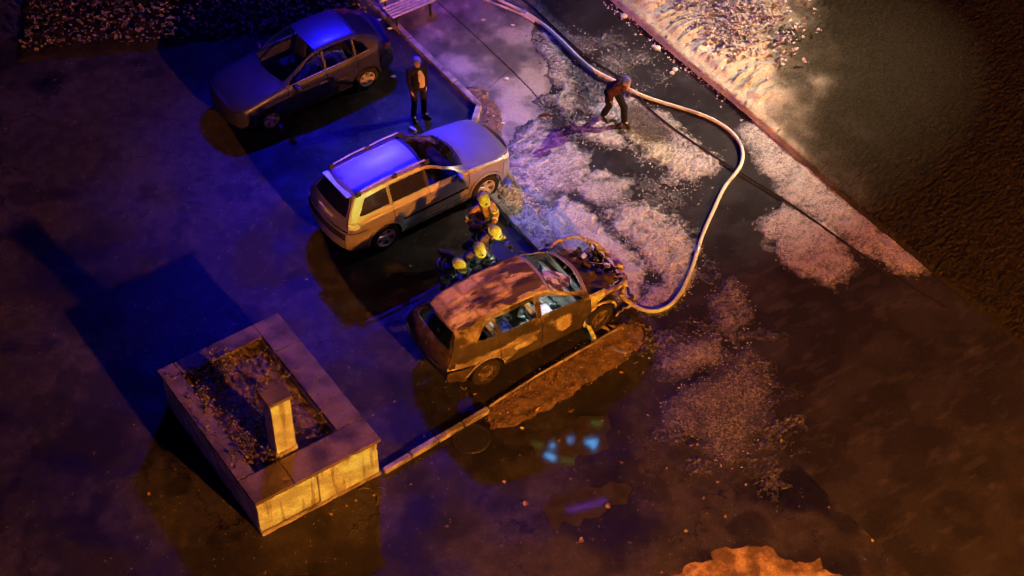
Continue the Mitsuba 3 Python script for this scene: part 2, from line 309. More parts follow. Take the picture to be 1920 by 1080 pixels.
bar = place(cbox((0, 0, 0), (0.35, 1.9, 0.22), 0.05), BAR_D[:2], -1.2, BAR_D[2])
put(FE + '__light_bar', bar, 'paper', False, emitter=glow(BLUE, 320))
scene['unseen_beacon_beam'] = {'type': 'spot', 'to_world': T().look_at(origin=[BAR_D[0] + .1, BAR_D[1] - .35, BAR_D[2] - .15], target=[-3.6, 30.8, 1.0], up=[0, 0, 1]), 'cutoff_angle': 28.0, 'beam_width': 10.0, 'intensity': rgb(*[float(x) * POWER_D for x in BLUE])}  # unseen blue spot, cone aimed at the parked cars
put(FE + '__mast', tube([(BAR_D[0] - 1.2, BAR_D[1] + 4.2, 3.0), (BAR_D[0], BAR_D[1] + 0.05, BAR_D[2] - 0.1)], 0.09, 8), 'dark_steel', 30)
FM = root('unseen_floodlight_mast', 'unseen work light mast out of view up the road, lighting the foam and the bank', 'floodlight')  # unseen mast holding up the work light
put(FM + '__mast', tube([(LAMP_C[0] + .4, LAMP_C[1] + .1, 0), (LAMP_C[0] + .4, LAMP_C[1] + .1, 3), (LAMP_C[0] + .4, LAMP_C[1] + .1, LAMP_C[2])], [0.06, 0.03], 10), 'dark_steel', 30)
put(FM + '__lamp_head', trimesh.creation.icosphere(3, 0.2).apply_translation([LAMP_C[0] + .32, LAMP_C[1] + .12, LAMP_C[2] + .2]), 'dark_steel', True)
scene['unseen_floodlight_beam'] = {'type': 'spot', 'to_world': T().look_at(origin=list(LAMP_C), target=[5.0, 33.4, 0.0], up=[0, 0, 1]), 'cutoff_angle': 12.5, 'beam_width': 4.5, 'intensity': rgb(*[float(x) * POWER_C for x in WARM])}  # unseen warm spot, cone aimed at foam and bank

# ------------------------------------------------------------------ the setting
def flat(pts, z, m, key, **kw):
    p = sg.Polygon(pts)
    v, f = triangulate(sg.polygon.orient(p))
    a = v[f]; cr = (a[:, 1, 0] - a[:, 0, 0]) * (a[:, 2, 1] - a[:, 0, 1]) - (a[:, 1, 1] - a[:, 0, 1]) * (a[:, 2, 0] - a[:, 0, 0])
    f = np.where((cr < 0)[:, None], f[:, ::-1], f)
    return put(key, trimesh.Trimesh(np.c_[v, np.full(len(v), z)], f, process=False), m, **kw)
flat([(-160, -120), (160, -120), (160, 260), (-160, 260)], 0.0, 'asphalt', 'parking_ground', kind='structure')
VERGE = [(2.06, 37.37), (2.38, 36.94), (3.00, 36.06), (3.75, 34.93), (4.42, 34.00), (5.05, 33.17), (7.53, 29.52), (10.86, 24.89), (13.85, 20.70)]
PAVE_EDGE = [(0.00, 38.75), (0.44, 36.26), (0.84, 34.89), (0.94, 33.70), (0.71, 32.94), (1.09, 31.84), (1.45, 30.67), (1.10, 29.43), (1.51, 28.39), (2.22, 27.45)]
flat([(-0.97, 40.32)] + PAVE_EDGE + [(2.62, 26.71), (3.34, 25.65), (6.14, 21.57), (11.5, 14.0), (18, 17.5), (13.85, 20.70)] + VERGE[::-1][1:] + [(0.00, 40.32)], 0.004, 'wet_asphalt', 'wet_road', kind='structure')

# kerb line with stones; pavement of two rows of slabs with an open joint between
KERB = [(-5.64, 39.93), (-3.57, 36.94), (-0.77, 32.89), (-0.96, 31.98), (-0.94, 30.67), (-0.29, 29.60), (0.59, 28.21), (1.57, 26.82), (1.92, 26.29)]
JOINT = [(-4.08, 40.22), (-1.77, 36.75), (-1.01, 35.69), (0.00, 34.21), (0.47, 33.47), (0.74, 32.95)]
def offs(line, d): return list(sg.LineString(line).parallel_offset(abs(d), 'left' if d > 0 else 'right', join_style=2).coords)
labels['pavement'] = {'kind': 'structure'}
def slab(pts, key):
    p = sg.Polygon(pts).buffer(0)
    v, f = clip_grid(p, 0.4, 0.4)
    z = 0.022 + 0.008 * (meshkit.fbm(np.c_[v * 1.3, 0 * v[:, :1]], 3, 3) - 0.5)
    m, _ = sheet(np.c_[v, z], f, 0.03)
    put(key, m, 'pavement_concrete', 30)
k0 = [(x, y) for x, y in KERB[:7]]
inner = sg.Polygon(k0 + [(1.10, 29.43), (1.45, 30.67), (1.09, 31.84), (0.74, 32.94)] + JOINT[::-1][1:]).buffer(0)
outer = sg.Polygon(JOINT + [(0.94, 33.70), (0.84, 34.89), (0.44, 36.26), (-0.20, 38.75), (-2.13, 40.81)]).buffer(0)
jl = sg.LineString(JOINT).buffer(0.018); cross = unary_union([sg.LineString([(-1.24, 33.56), (-0.55, 33.59), (-0.05, 34.25)]).buffer(0.01), sg.LineString([(-3.15, 36.26), (-1.76, 37.16)]).buffer(0.01)])
for reg in (inner, outer):
    for q in getattr(reg.difference(jl).difference(cross), 'geoms', [reg.difference(jl).difference(cross)]):
        if q.area > 0.05: slab(list(q.exterior.coords), 'pavement__slab')
rng = random.Random(5)
labels['kerb'] = {'kind': 'structure'}
def stones(line, length, w, z, key, m='kerb_concrete'):
    L = sg.LineString(line); s = 0.0
    for a, b in zip(line[:-1], line[1:]):
        d = math.dist(a, b); n = max(1, round(d / length)); yaw = math.atan2(b[1] - a[1], b[0] - a[0])
        for i in range(n):
            t = (i + 0.5) / n; c = (a[0] + (b[0] - a[0]) * t, a[1] + (b[1] - a[1]) * t)
            h = z + rng.uniform(-0.012, 0.012)
            put(key, place(cbox((0, 0, h / 2 - 0.06), (d / n - 0.022, w, h + 0.12), 0.018), (c[0] + rng.uniform(-.008, .008), c[1] + rng.uniform(-.008, .008)), yaw + rng.uniform(-.012, .012)), m)
stones(KERB, 0.93, 0.15, 0.13, 'kerb__stone')
stones([(-2.49, 22.22), (-0.47, 23.77)], 0.66, 0.13, 0.10, 'kerb__stone')
stones([(-0.47, 23.84), (0.44, 24.61), (2.27, 25.99)], 0.75, 0.05, 0.07, 'kerb__stone')

def litter_sheet(pts, z, m, key, amp, cell=0.06, wander=0.2, **kw):
    p = sg.Polygon(pts).buffer(0.25).buffer(-0.25).segmentize(0.07)
    ring = np.array(p.exterior.coords)[:-1]; wob = meshkit.fbm(np.c_[ring * 3.5, 0 * ring[:, :1]], 4, 9) - 0.5; wob2 = meshkit.fbm(np.c_[ring * 3.5, 0 * ring[:, :1]], 4, 19) - 0.5
    p = sg.Polygon(ring + wander * np.c_[wob, wob2]).buffer(0)
    p = max(p.geoms, key=lambda g: g.area) if p.geom_type == 'MultiPolygon' else p
    v, f = clip_grid(p, cell, cell)
    d = shapely.distance(shapely.points(v), p.exterior)
    q = np.c_[v, np.zeros(len(v))]
    h = z * np.minimum(d / 0.22, 1) ** 0.6 + amp * (meshkit.fbm(q * 7, 4, 2) - 0.35) * np.minimum(d / 0.1, 1)
    mm, _ = sheet(np.c_[v, np.maximum(h, 0.002) + 0.006], f, 0.012)
    return put(key, mm, m, 30, **kw)
mat('dark_grass', mikit.proc(lambda p, n, uv: MIX((0.006, 0.006, 0.004), (0.022, 0.018, 0.011), F(p.x * 5, p.y * 5, 0, 4) * 0.6 + 0.4 * N(p.x * 45, p.y * 45))), 0.95, specular=0.03)
litter_sheet([(-1.24, 33.64), (-0.69, 33.70), (-0.50, 33.32), (-0.22, 32.72), (-0.15, 31.65), (-0.22, 30.98), (-0.86, 30.98), (-0.88, 31.98), (-0.69, 32.83)], 0.05, 'littered_soil', 'soil_pit', 0.05, kind='structure')
STRIP = [(-0.45, 23.77), (-0.36, 23.35), (0.05, 23.46), (0.74, 23.90), (1.51, 24.53), (2.24, 25.11), (2.69, 25.62), (2.66, 25.99), (2.27, 26.01), (0.44, 24.59)]
litter_sheet(list(sg.Polygon(STRIP).buffer(0.07).exterior.coords), 0.015, 'littered_soil', 'soil_strip', 0.07, kind='structure')
litter_sheet([(2.57, 19.50), (3.27, 19.97), (4.04, 20.41), (4.55, 20.52), (5.1, 20.25), (5.9, 20.0), (6.3, 19.2), (5.6, 18.4), (3.0, 18.1)], 0.008, 'pale_sand', 'soil_patch', 0.012, cell=0.1, wander=0.55, kind='structure')
litter_sheet([(-5.78, 37.76), (-3.92, 37.76), (-3.78, 36.76), (-3.29, 35.96), (-3.50, 35.56), (-4.53, 35.51), (-6.20, 35.66), (-8.88, 34.96), (-11.85, 34.55), (-12.23, 37.76)], 0.05, 'dark_grass', 'planting_bed', 0.09, cell=0.09, kind='structure')
lr = np.random.default_rng(8)
def leaf_mesh(c, s, yaw, tilt, r):
    """a dry curled leaf"""
    a = np.linspace(0, 2 * np.pi, 9)[:-1]; rad = s * (0.75 + 0.35 * np.cos(5 * a + r) * 0.5)
    q = np.c_[rad * np.cos(a), 0.75 * rad * np.sin(a), 0.35 * s * np.sin(2 * a + r) * 0.5]
    q = np.vstack([q, [[0, 0, -0.12 * s]]]); f = np.array([[i, (i + 1) % 8, 8] for i in range(8)])
    m, _ = sheet(q, f, 0.003)
    R = trimesh.transformations.euler_matrix(tilt, tilt * 0.6, yaw)[:3, :3]
    m.vertices = m.vertices @ R.T + np.array(c)
    return m
def leaves_in(poly, n, zf, s0, s1, rg):
    out = []; x0, y0, x1, y1 = poly.bounds
    while len(out) < n:
        x, y = rg.uniform(x0, x1), rg.uniform(y0, y1)
        if poly.contains(sg.Point(x, y)): out.append(leaf_mesh((x, y, zf(x, y)), rg.uniform(s0, s1), rg.uniform(0, 6.3), rg.uniform(-.7, .7), rg.uniform(0, 6)))
    return cat(*out)
put('leaf_litter', cat(leaves_in(sg.Polygon(STRIP).buffer(.12), 800, lambda x, y: 0.035, 0.010, 0.030, lr), leaves_in(sg.Polygon([(-1.19, 33.59), (-0.69, 33.64), (-0.25, 32.72), (-0.20, 31.29), (-0.80, 31.29), (-0.66, 32.83)]), 140, lambda x, y: 0.075, 0.02, 0.04, lr)),
    'leaf_orange', label='small orange dry leaves lying thick on the bare soil strips', cat='leaf litter', kind='stuff')
put('bed_plants', leaves_in(sg.Polygon([(-5.68, 37.66), (-4.01, 37.66), (-3.44, 35.86), (-4.53, 35.66), (-8.87, 35.16), (-11.84, 34.86), (-11.75, 37.66)]), 1500, lambda x, y: 0.06 + lr.uniform(0, 0.3), 0.03, 0.09, lr),
    'leaf_dark', label='low dark leafy plants in the bed behind the dark hatchback', cat='plants', kind='stuff')

# the bank beyond the road: foam over grass, in ridges
bank = sg.Polygon(VERGE + [(40, 20), (40, 75), (-8, 75), (-8, 54)])
near = bank.intersection(sg.box(1.0, 24, 13, 39.0))
v, f = clip_grid(near, 0.045, 0.045)
d = shapely.distance(shapely.points(v), sg.LineString(VERGE))
e1, e2 = np.array([0.565, -0.825]), np.array([0.825, 0.565])
a, b = v @ e1, v @ e2
w = meshkit.fbm(np.c_[a * 0.9, b * 0.5, 0 * a], 3, 4)
rid = meshkit.fbm(np.c_[a * 3.3 + 2.5 * w, b * 0.7 + w, 0 * a], 3, 7)
rid = 1 - np.abs(rid - 0.5) * 3.2
fine = meshkit.fbm(np.c_[v * 15, 0 * a], 3, 9)
cover = 1 / (1 + np.exp(-((29.2 - a * 0 - 0.0) * 0 + (6.4 - v[:, 0] + 1.2 * (meshkit.fbm(np.c_[v * 1.1, 0 * a], 3, 21) - 0.5) * 2) * 3.0)))
fringe = np.exp(-((d - 0.16) / 0.15) ** 2)
crumb = meshkit.noise(np.c_[v * 26, 0 * a], 5)
inner_ = np.clip((d - 0.3) / 0.2, 0, 1)
h = 0.12 * np.clip(d / 0.06, 0, 1) ** 0.5 + cover * (0.13 * np.clip(rid, 0, 1) * inner_ + 0.05 * fine + 0.075 * fringe * crumb)
h += (1 - cover) * 0.06 * meshkit.noise(np.c_[v * 30, 0 * a], 6)
mm, uvv = sheet(np.c_[v, h], f, 0.10, np.c_[cover, 0 * cover])
put('verge_bank', mm, 'foamed_bank', True, uv=uvv, kind='structure')
flat(list(bank.difference(sg.box(1.0, 24, 13, 39.0)).buffer(0).geoms[0].exterior.coords) if bank.difference(sg.box(1.0, 24, 13, 39.0)).geom_type == 'MultiPolygon' else list(bank.difference(sg.box(1.0, 24, 13, 39.0)).exterior.coords), 0.10, 'dark_grass', 'verge_beyond', kind='structure')
pr = np.random.default_rng(12); tufts = []
for _ in range(420):
    t = pr.uniform(0, 1); x, y = pr.normal(5.25, 0.75), pr.normal(36.0, 0.95)
    if (x - 4.25) * 0.825 + (y - 35.3) * 0.565 < 0.05 or not bank.contains(sg.Point(x, y)): continue
    for _ in range(5):
        tufts.append(leaf_mesh((x + pr.normal(0, .05), y + pr.normal(0, .05), 0.2 + pr.uniform(0.0, 0.22)), pr.uniform(0.03, 0.075), pr.uniform(0, 6.3), pr.uniform(-1.1, 1.1), pr.uniform(0, 6)))
put('verge_shrub_leaves', cat(*tufts), mat('leaf_blue_lit', mikit.proc(lambda p, n, uv: MIX((0.16, 0.15, 0.30), (0.5, 0.42, 0.3), N(p.x * 12, p.y * 12, p.z * 12))), 0.5), label='small tan leaves, some with blue light painted in, poking through the foam on the bank', cat='plants', kind='stuff')  # blue light is painted into part of the leaf colour

# unseen tower block, its coloured lights placed to glint in the puddles
TB = root('unseen_tower_block', 'unseen apartment block up the road, its small lights placed to glint in the puddles', 'building')
put(TB + '__wall', cbox((4, 88, 42), (46, 19, 84), .2), mat('unseen_tower_wall', (0.05, 0.048, 0.046), .9, specular=.05))
for i in range(14): put(TB + '__floor_band', cbox((4, 78.45, 5.5 + 6 * i), (45, .16, .5), .03), 'unseen_tower_wall')
sgn = [(2.71, 69.34, .50, .26, 0), (2.55, 70.49, .46, .34, 0), (2.30, 70.31, .34, .22, 0), (2.81, 70.66, .34, .34, 0), (3.89, 68.71, .46, .24, 0), (5.05, 68.94, .40, .30, 0), (5.31, 69.05, .34, .26, 0), (5.46, 69.45, .34, .34, 0), (5.55, 68.88, .46, .30, 0),
       (5.59, 66.97, 1.1, .34, 1), (1.71, 69.22, .9, .30, 1), (3.75, 70.95, 1.3, .3, 1), (5.18, 76.02, 4.1, .42, 2)]
sv, sf, sc = [], [], []
for x, z, w, hh, c in sgn:
    tilt = .22 if c < 2 else -.40; b0 = len(sv); w, hh = w * .72, hh * .7
    for a, b in ((-1, -1), (1, -1), (1, 1), (-1, 1)):
        sv.append((x + a * w / 2 * math.cos(tilt) - b * hh / 2 * math.sin(tilt), 78.0, z + a * w / 2 * math.sin(tilt) + b * hh / 2 * math.cos(tilt))); sc.append([(3.4, 19, 44), (1.1, 2.9, .6), (1.5, .4, 7)][c])
    sf += [(b0, b0 + 1, b0 + 2), (b0, b0 + 2, b0 + 3)]
put(TB + '__coloured_lights', trimesh.Trimesh(sv, sf, process=False), 'unseen_tower_wall', False, color=np.array(sc, float), emitter={'type': 'area', 'radiance': {'type': 'mesh_attribute', 'name': 'vertex_color'}})
def puddle(pts, key):
    q = sg.Polygon(pts).buffer(.06).segmentize(.05); r = np.array(q.exterior.coords)[:-1]
    q = sg.Polygon(r + .14 * np.c_[meshkit.fbm(np.c_[r * 5, 0 * r[:, :1]], 3, 61) - .5, meshkit.fbm(np.c_[r * 5, 0 * r[:, :1]], 3, 62) - .5]).buffer(0)
    q = max(q.geoms, key=lambda g: g.area) if q.geom_type == 'MultiPolygon' else q
    flat(list(q.exterior.coords), 0.0065, 'still_water', key, kind='structure')
puddle([(.32, 23.06), (.53, 23.11), (1.05, 23.20), (1.38, 23.56), (1.86, 23.60), (1.90, 23.36), (1.74, 23.15), (1.83, 22.82), (1.56, 22.69), (1.25, 22.75), (1.14, 22.40), (.83, 22.40), (.54, 22.45), (.47, 22.75)], 'puddle')
puddle([(.62, 21.30), (.85, 21.55), (1.12, 21.60), (1.40, 21.84), (1.70, 21.76), (1.95, 21.95), (2.25, 21.80), (2.12, 21.50), (1.8, 21.42), (1.63, 21.20), (1.35, 21.22), (1.22, 21.00), (.95, 21.08), (.81, 20.95)], 'puddle')

# ------------------------------------------------------------------ extinguishing foam on the road
FOAM = {   # outline on the ground in metres, height, lump size, granular, brown, thin middle
'edge': ([[0.58, 35.79],[0.91, 35.69],[1.09, 35.08],[1.27, 34.48],[1.29, 33.90],[1.48, 33.42],[1.34, 32.66],[0.92, 32.60],[0.72, 33.13],[1.10, 33.42],[1.13, 33.70],[0.89, 34.09],[0.84, 34.69],[0.71, 35.29]], 0.07, 7, 0.9, 0.05),
'pale1': ([[1.19, 35.59],[1.50, 35.73],[1.78, 35.32],[1.84, 34.98],[1.61, 34.95],[1.29, 35.29]], 0.05, 5, 0.4, 0.4),
'pale2': ([[2.04, 34.58],[2.30, 34.77],[2.62, 34.29],[2.43, 34.08],[2.16, 34.33]], 0.05, 5, 0.4, 0.4),
'big': ([[1.51, 32.24],[1.81, 32.89],[2.23, 33.40],[2.47, 33.13],[2.81, 33.17],[3.25, 32.81],[3.72, 32.26],[4.16, 31.62],[4.61, 31.08],[4.54, 30.77],[4.02, 30.45],[3.57, 30.47],[3.18, 30.90],[2.91, 31.26],[2.70, 31.62],[2.07, 31.60],[1.65, 31.84]], 0.10, 6, 1.0, 0.12),
'purple': ([[-0.14, 31.12],[0.18, 32.01],[0.56, 32.38],[0.92, 32.29],[1.32, 31.98],[1.66, 31.39],[1.69, 30.90],[1.55, 30.37],[1.40, 30.03],[1.00, 29.87],[0.59, 29.76],[0.26, 29.87],[0.00, 30.24],[-0.18, 30.59]], 0.11, 4, 0.55, 0.05),
'kerb': ([[-0.33, 30.21],[-0.14, 30.32],[0.21, 30.21],[0.51, 29.55],[0.84, 29.02],[1.01, 28.43],[0.60, 28.35],[0.14, 28.97],[-0.21, 29.60]], 0.09, 9, 1.1, 0.15),
'blue': ([[0.59, 29.42],[1.00, 29.72],[1.47, 29.47],[1.84, 29.02],[2.04, 28.65],[2.31, 28.48],[2.64, 28.24],[2.80, 27.76],[2.59, 27.36],[2.65, 26.82],[2.30, 26.82],[2.16, 27.45],[1.61, 28.24],[1.03, 28.32]], 0.16, 4, 0.7, 0.0),
'slab': ([[1.50, 30.21],[1.79, 30.45],[2.28, 30.57],[2.47, 30.32],[2.47, 30.03],[2.30, 29.72],[1.94, 29.66],[1.71, 29.82]], 0.13, 2, 0.3, 0.0),
'lump': ([[1.53, 30.29],[1.64, 30.59],[2.10, 30.73],[2.16, 30.63],[1.79, 30.51]], 0.15, 6, 0.7, 0.0),
'right': ([[2.13, 29.36],[2.41, 29.64],[2.84, 29.82],[3.29, 29.36],[3.66, 28.81],[3.98, 28.24],[3.85, 27.68],[3.61, 27.06],[3.34, 26.63],[2.99, 26.48],[2.75, 26.59],[2.87, 27.06],[3.23, 27.26],[3.19, 27.68],[2.81, 28.07],[2.66, 28.57],[2.33, 28.89]], 0.12, 5, 0.9, 0.05),
'low1': ([[2.99, 24.86],[3.04, 25.20],[3.57, 25.59],[4.19, 25.77],[4.42, 25.50],[4.21, 25.20],[3.69, 24.92],[3.27, 24.75]], 0.09, 6, 0.8, 0.05),
'low2': ([[3.11, 23.84],[3.55, 24.25],[4.12, 24.75],[4.82, 25.39],[5.07, 24.47],[4.71, 22.96],[4.26, 22.43],[3.88, 22.89],[3.47, 23.06],[3.19, 23.43]], 0.06, 4, 0.5, 0.1),
'low3': ([[4.27, 26.82],[4.71, 27.29],[4.92, 26.52],[4.57, 25.62],[4.26, 25.91]], 0.06, 8, 1.0, 0.1),
'far1': ([[5.27, 32.01],[5.95, 32.52],[6.58, 31.29],[7.50, 29.85],[8.59, 28.39],[9.02, 27.76],[8.49, 27.45],[7.43, 28.39],[6.38, 29.54],[5.65, 30.67]], 0.10, 5, 0.8, 0.1),
'far2': ([[5.38, 29.06],[6.01, 29.55],[6.98, 28.89],[7.31, 27.76],[6.78, 27.13],[5.94, 27.76]], 0.10, 5, 0.7, 0.0),
# 'far3': ([[6.83, 22.30],[7.58, 23.23],[8.75, 23.90],[9.49, 23.90],[9.46, 23.09],[8.32, 22.56],[7.39, 21.91]], 0.06, 5, 0.6, 0.1),
'wedge': ([[0.64, 37.16],[0.74, 36.56],[1.04, 36.06],[1.28, 35.90],[1.17, 35.65],[0.85, 36.00],[0.33, 36.62],[0.00, 37.16]], 0.04, 5, 0.3, 0.5),
}
DARK_HOOK = sg.LineString([(2.29, 32.37), (2.42, 32.42), (2.50, 32.16), (2.65, 31.81), (2.74, 31.50), (2.84, 31.24)])  # dark hook-shaped gap cut through the big drift
BROWN = sg.Polygon([(2.60, 32.83), (2.93, 32.88), (3.53, 32.16), (3.58, 31.81), (3.08, 31.81), (2.73, 32.22)])
GAP = sg.Polygon([(0.71, 33.08), (0.79, 33.11), (1.19, 32.52), (1.44, 32.16), (1.89, 31.50), (1.69, 31.29), (1.34, 31.86), (0.97, 32.30)])
STEP = 0.022
fv, ff, fuv, nb = [], [], [], 0
FOAM['film1'] = ([(0.25, 30.3), (0.9, 30.3), (1.5, 29.4), (2.2, 29.8), (2.9, 30.2), (3.5, 29.6), (4.0, 28.6), (3.9, 27.6), (3.4, 26.5), (2.6, 26.3), (2.2, 26.7), (1.6, 28.1), (0.7, 28.5), (0.1, 29.2)], 0.03, 6, 1.3, 0.05)
FOAM['film2'] = ([(1.2, 34.6), (2.4, 34.2), (3.4, 33.6), (2.6, 32.2), (1.6, 32.0), (0.9, 33.2)], 0.02, 6, 1.4, 0.05)
FOAM['film3'] = ([(2.7, 25.6), (4.6, 26.3), (5.2, 25.4), (5.4, 23.4), (4.9, 21.9), (3.7, 22.2), (2.8, 23.4)], 0.02, 5, 1.3, 0.05)
FOAM['film4'] = ([(1.2, 35.6), (2.6, 35.2), (3.4, 34.2), (2.8, 33.8), (1.7, 34.4)], 0.02, 5, 1.4, 0.25)
for name, (pts, H0, lump, gran, brown) in FOAM.items():
    p = sg.Polygon(pts).buffer(0.22).buffer(-0.1)
    if name in ('purple', 'edge', 'big'): p = p.difference(GAP)
    if name == 'big': p = p.difference(DARK_HOOK.buffer(0.045))
    x0, y0, x1, y1 = p.buffer(0.35).bounds
    st = STEP if x0 < 4.4 else 0.04
    gx, gy = np.meshgrid(np.arange(x0, x1, st), np.arange(y0, y1, st), indexing='ij')
    q = np.c_[gx.ravel(), gy.ravel(), 0 * gx.ravel()]
    wx = (meshkit.fbm(q * 2.6, 4, 31) - 0.5) * 0.5; wy = (meshkit.fbm(q * 2.6, 4, 32) - 0.5) * 0.5
    wob = shapely.points(q[:, 0] + wx, q[:, 1] + wy)
    d = shapely.distance(wob, p.boundary) * np.where(shapely.contains(p, wob), 1, -1)
    spk = meshkit.noise(q * 21, 33)
    d = d + 0.06 + 0.16 * (spk - 0.55) * gran + 0.10 * (meshkit.noise(q * 9, 34) - 0.5)
    holes = meshkit.fbm(q * 2.3 + 7, 4, 35)
    if name.startswith('film'): d = np.minimum(d, 0.3) * 0.4 + 0.9 * (meshkit.fbm(q * [1.6, 2.6, 1] + 3, 5, 41) - 0.55) + 0.25 * (spk - 0.5)
    d = d - 0.8 * np.clip(holes - 0.60, 0, 1) * (0.3 if name in ('slab', 'lump') else 1)
    lumps = meshkit.fbm(q * lump, 4, 36); bub = meshkit.noise(q * 17, 37); b2 = meshkit.noise(q * 36, 38)
    prof = np.clip(d / 0.34, 0, 1) ** 0.8
    h = 0.27 * H0 * prof * (0.3 + 1.4 * lumps) + gran * np.clip(d / 0.20, 0, 1) ** 0.7 * (0.024 * bub ** 2 + 0.020 * b2 ** 2)
    if name == 'purple':
        rdg = 1 - np.abs(meshkit.fbm(np.c_[q[:, :2] @ e1 * 6.5, q[:, :2] @ e2 * 3.0, 0 * q[:, 0]], 3, 39) - 0.5) * 4
        h = h * (0.55 + 0.55 * np.clip(rdg, 0, 1))
    br = np.full(len(q), brown)
    if name == 'big':
        inb = np.clip(shapely.distance(shapely.points(q[:, :2]), BROWN) / 0.25, 0, 1)
        h = h * (0.35 + 0.65 * inb); br = np.maximum(br, 0.9 * (1 - inb))
    ok = (d > 0.0).reshape(gx.shape)
    cell = ok[:-1, :-1] & ok[1:, :-1] & ok[:-1, 1:] & ok[1:, 1:]
    idx = np.arange(gx.size).reshape(gx.shape)
    i00, i10, i11, i01 = idx[:-1, :-1][cell], idx[1:, :-1][cell], idx[1:, 1:][cell], idx[:-1, 1:][cell]
    fa = np.vstack([np.c_[i00, i10, i11], np.c_[i00, i11, i01]])
    use = np.unique(fa); re = np.full(gx.size, -1); re[use] = np.arange(len(use))
    vz = np.where(np.clip(d, 0, 1) <= 0.012, 0.0, h) + (0.02 if name in ('purple', 'kerb', 'edge') else 0.006)
    fv.append(np.c_[q[use, 0], q[use, 1], vz[use]]); fuv.append(np.c_[h[use] * (0.65 if name.startswith('low') else 0.5 if name.startswith('film') else 1), br[use]]); ff.append(re[fa] + nb); nb += len(use)
fm, fu = sheet(np.vstack(fv), np.vstack(ff), 0.012, np.vstack(fuv))
put('firefighting_foam', fm, 'foam', True, uv=fu, label='white bubbly firefighting foam spread in drifts over the wet road', cat='foam', kind='stuff')
# loose flecks of foam that drifted off
fr = np.random.default_rng(3); base = trimesh.creation.icosphere(1, 1.0); flecks = []
allp = {k: sg.Polygon(v[0]) for k, v in FOAM.items()}
def fleck(x, y, s):
    m = base.copy(); m.vertices = m.vertices * np.array([s * fr.uniform(.7, 1.4), s * fr.uniform(.7, 1.3), s * 0.7]) * (1 + 0.25 * fr.normal(size=(len(m.vertices), 1))) + [x, y, 0.008 + s * 0.3]
    flecks.append(m)
for k, n in dict(edge=120, big=330, purple=60, kerb=60, blue=190, slab=30, right=330, low1=110, low2=190, low3=70, pale1=40, pale2=50, far1=60, far2=60).items():
    ring = allp[k].buffer(0.22).difference(allp[k].buffer(-0.1)); x0, y0, x1, y1 = ring.bounds; c = 0
    while c < n:
        x, y = fr.uniform(x0, x1), fr.uniform(y0, y1)
        if ring.contains(sg.Point(x, y)): fleck(x, y, fr.uniform(0.006, 0.018)); c += 1
for cx, cy, sx, n in ((3.70, 30.16, .35, 50), (2.21, 29.33, .25, 50), (2.17, 34.96, .5, 70), (2.86, 34.66, .45, 60), (3.20, 30.16, .25, 40), (3.04, 25.44, .4, 40), (2.87, 33.44, .25, 20), (3.76, 24.27, .3, 60)):
    for _ in range(n): fleck(cx + fr.normal(0, sx), cy + fr.normal(0, sx * .7), fr.uniform(0.006, 0.02))
for _ in range(120):
    i = fr.integers(0, 5); t = fr.uniform(0, 1); A, B = np.array(VERGE[i + 1]), np.array(VERGE[i + 2]) if i + 2 < len(VERGE) else np.array(VERGE[i + 1])
    q = A + (B - A) * t - np.array([0.825, 0.565]) * abs(fr.normal(0, 0.12)); fleck(q[0], q[1], fr.uniform(0.008, 0.03))
put('foam_flecks', cat(*flecks), 'foam_fleck' if 'foam_fleck' in scene else mat('foam_fleck', (0.5, 0.49, 0.48), 0.5), True, label='loose flecks of white foam scattered on the wet road', cat='foam flecks', kind='stuff')
for x, y, s in ((2.75, 36.26, .075), (3.88, 34.25, .06), (3.80, 34.13, .05), (3.50, 35.04, .07), (3.42, 35.12, .05), (2.80, 36.41, .05)):
    m = trimesh.creation.icosphere(3, 1.0); m.vertices = m.vertices * (0.8 + 0.5 * meshkit.fbm(m.vertices * 2.5 + x * 9, 3)[:, None]) * [s * 1.2, s, s * .7] + [x, y, s * .5]
    put('foam_clump', m, 'foam_fleck', True, label='small white clump of foam lying loose on the road by the bank', cat='foam clump', group='loose foam clumps along the bank')
for k in list(labels):
    if k.startswith('foam_clump'): labels[k]['label'] = 'small white clump of foam lying loose on the dark road by the bank'

# ------------------------------------------------------------------ planter with coping, soil, plants and a pillar
PL = root('planter', 'raised concrete planter with dark coping at the lower left', 'planter')
U = lambda a, b: (a * 0.565 + b * 0.825 - 2.565, a * -0.825 + b * 0.565 + 22.20)   # a: along the right wall towards the lower right, b: along the front wall to the right
yaw_f = math.atan2(0.565, 0.825)
def uvbox(a0, a1, b0, b1, z0, z1, ch=0.014):
    c = U((a0 + a1) / 2, (b0 + b1) / 2)
    m = place(cbox((0, 0, (z0 + z1) / 2), (b1 - b0, a1 - a0, z1 - z0), ch), c, yaw_f); m.merge_vertices(); m = m.subdivide_to_size(0.09)
    m.merge_vertices(); q = m.vertices; nz = np.stack([meshkit.fbm(q * 7 + 9 * i, 3, 40 + i) for i in range(3)], -1) - .5
    chip = np.clip(meshkit.noise(q * 9, 50) - .72, 0, 1)[:, None] * m.vertex_normals * -.10
    m.vertices = q + nz * [.008, .008, .010] + chip
    return m
put(PL + '__front_panel', uvbox(-0.16, 0.0, -1.30, 0.0, -0.1, 0.98), 'stained_concrete')
put(PL + '__front_panel', uvbox(-0.18, -0.035, -2.6, -1.315, -0.1, 0.98), 'stained_concrete')
put(PL + '__side_panel', uvbox(-3.2, -0.165, -0.16, 0.0, -0.1, 0.98), 'stained_concrete')
put(PL + '__side_panel', uvbox(-3.7, -3.215, -0.16, 0.0, -0.1, 0.98), 'stained_concrete')
put(PL + '__back_panel', uvbox(-3.86, -3.705, -2.6, 0.0, -0.1, 0.98), 'stained_concrete')
put(PL + '__left_panel', uvbox(-3.7, -0.165, -2.6, -2.45, -0.1, 0.98), 'stained_concrete')
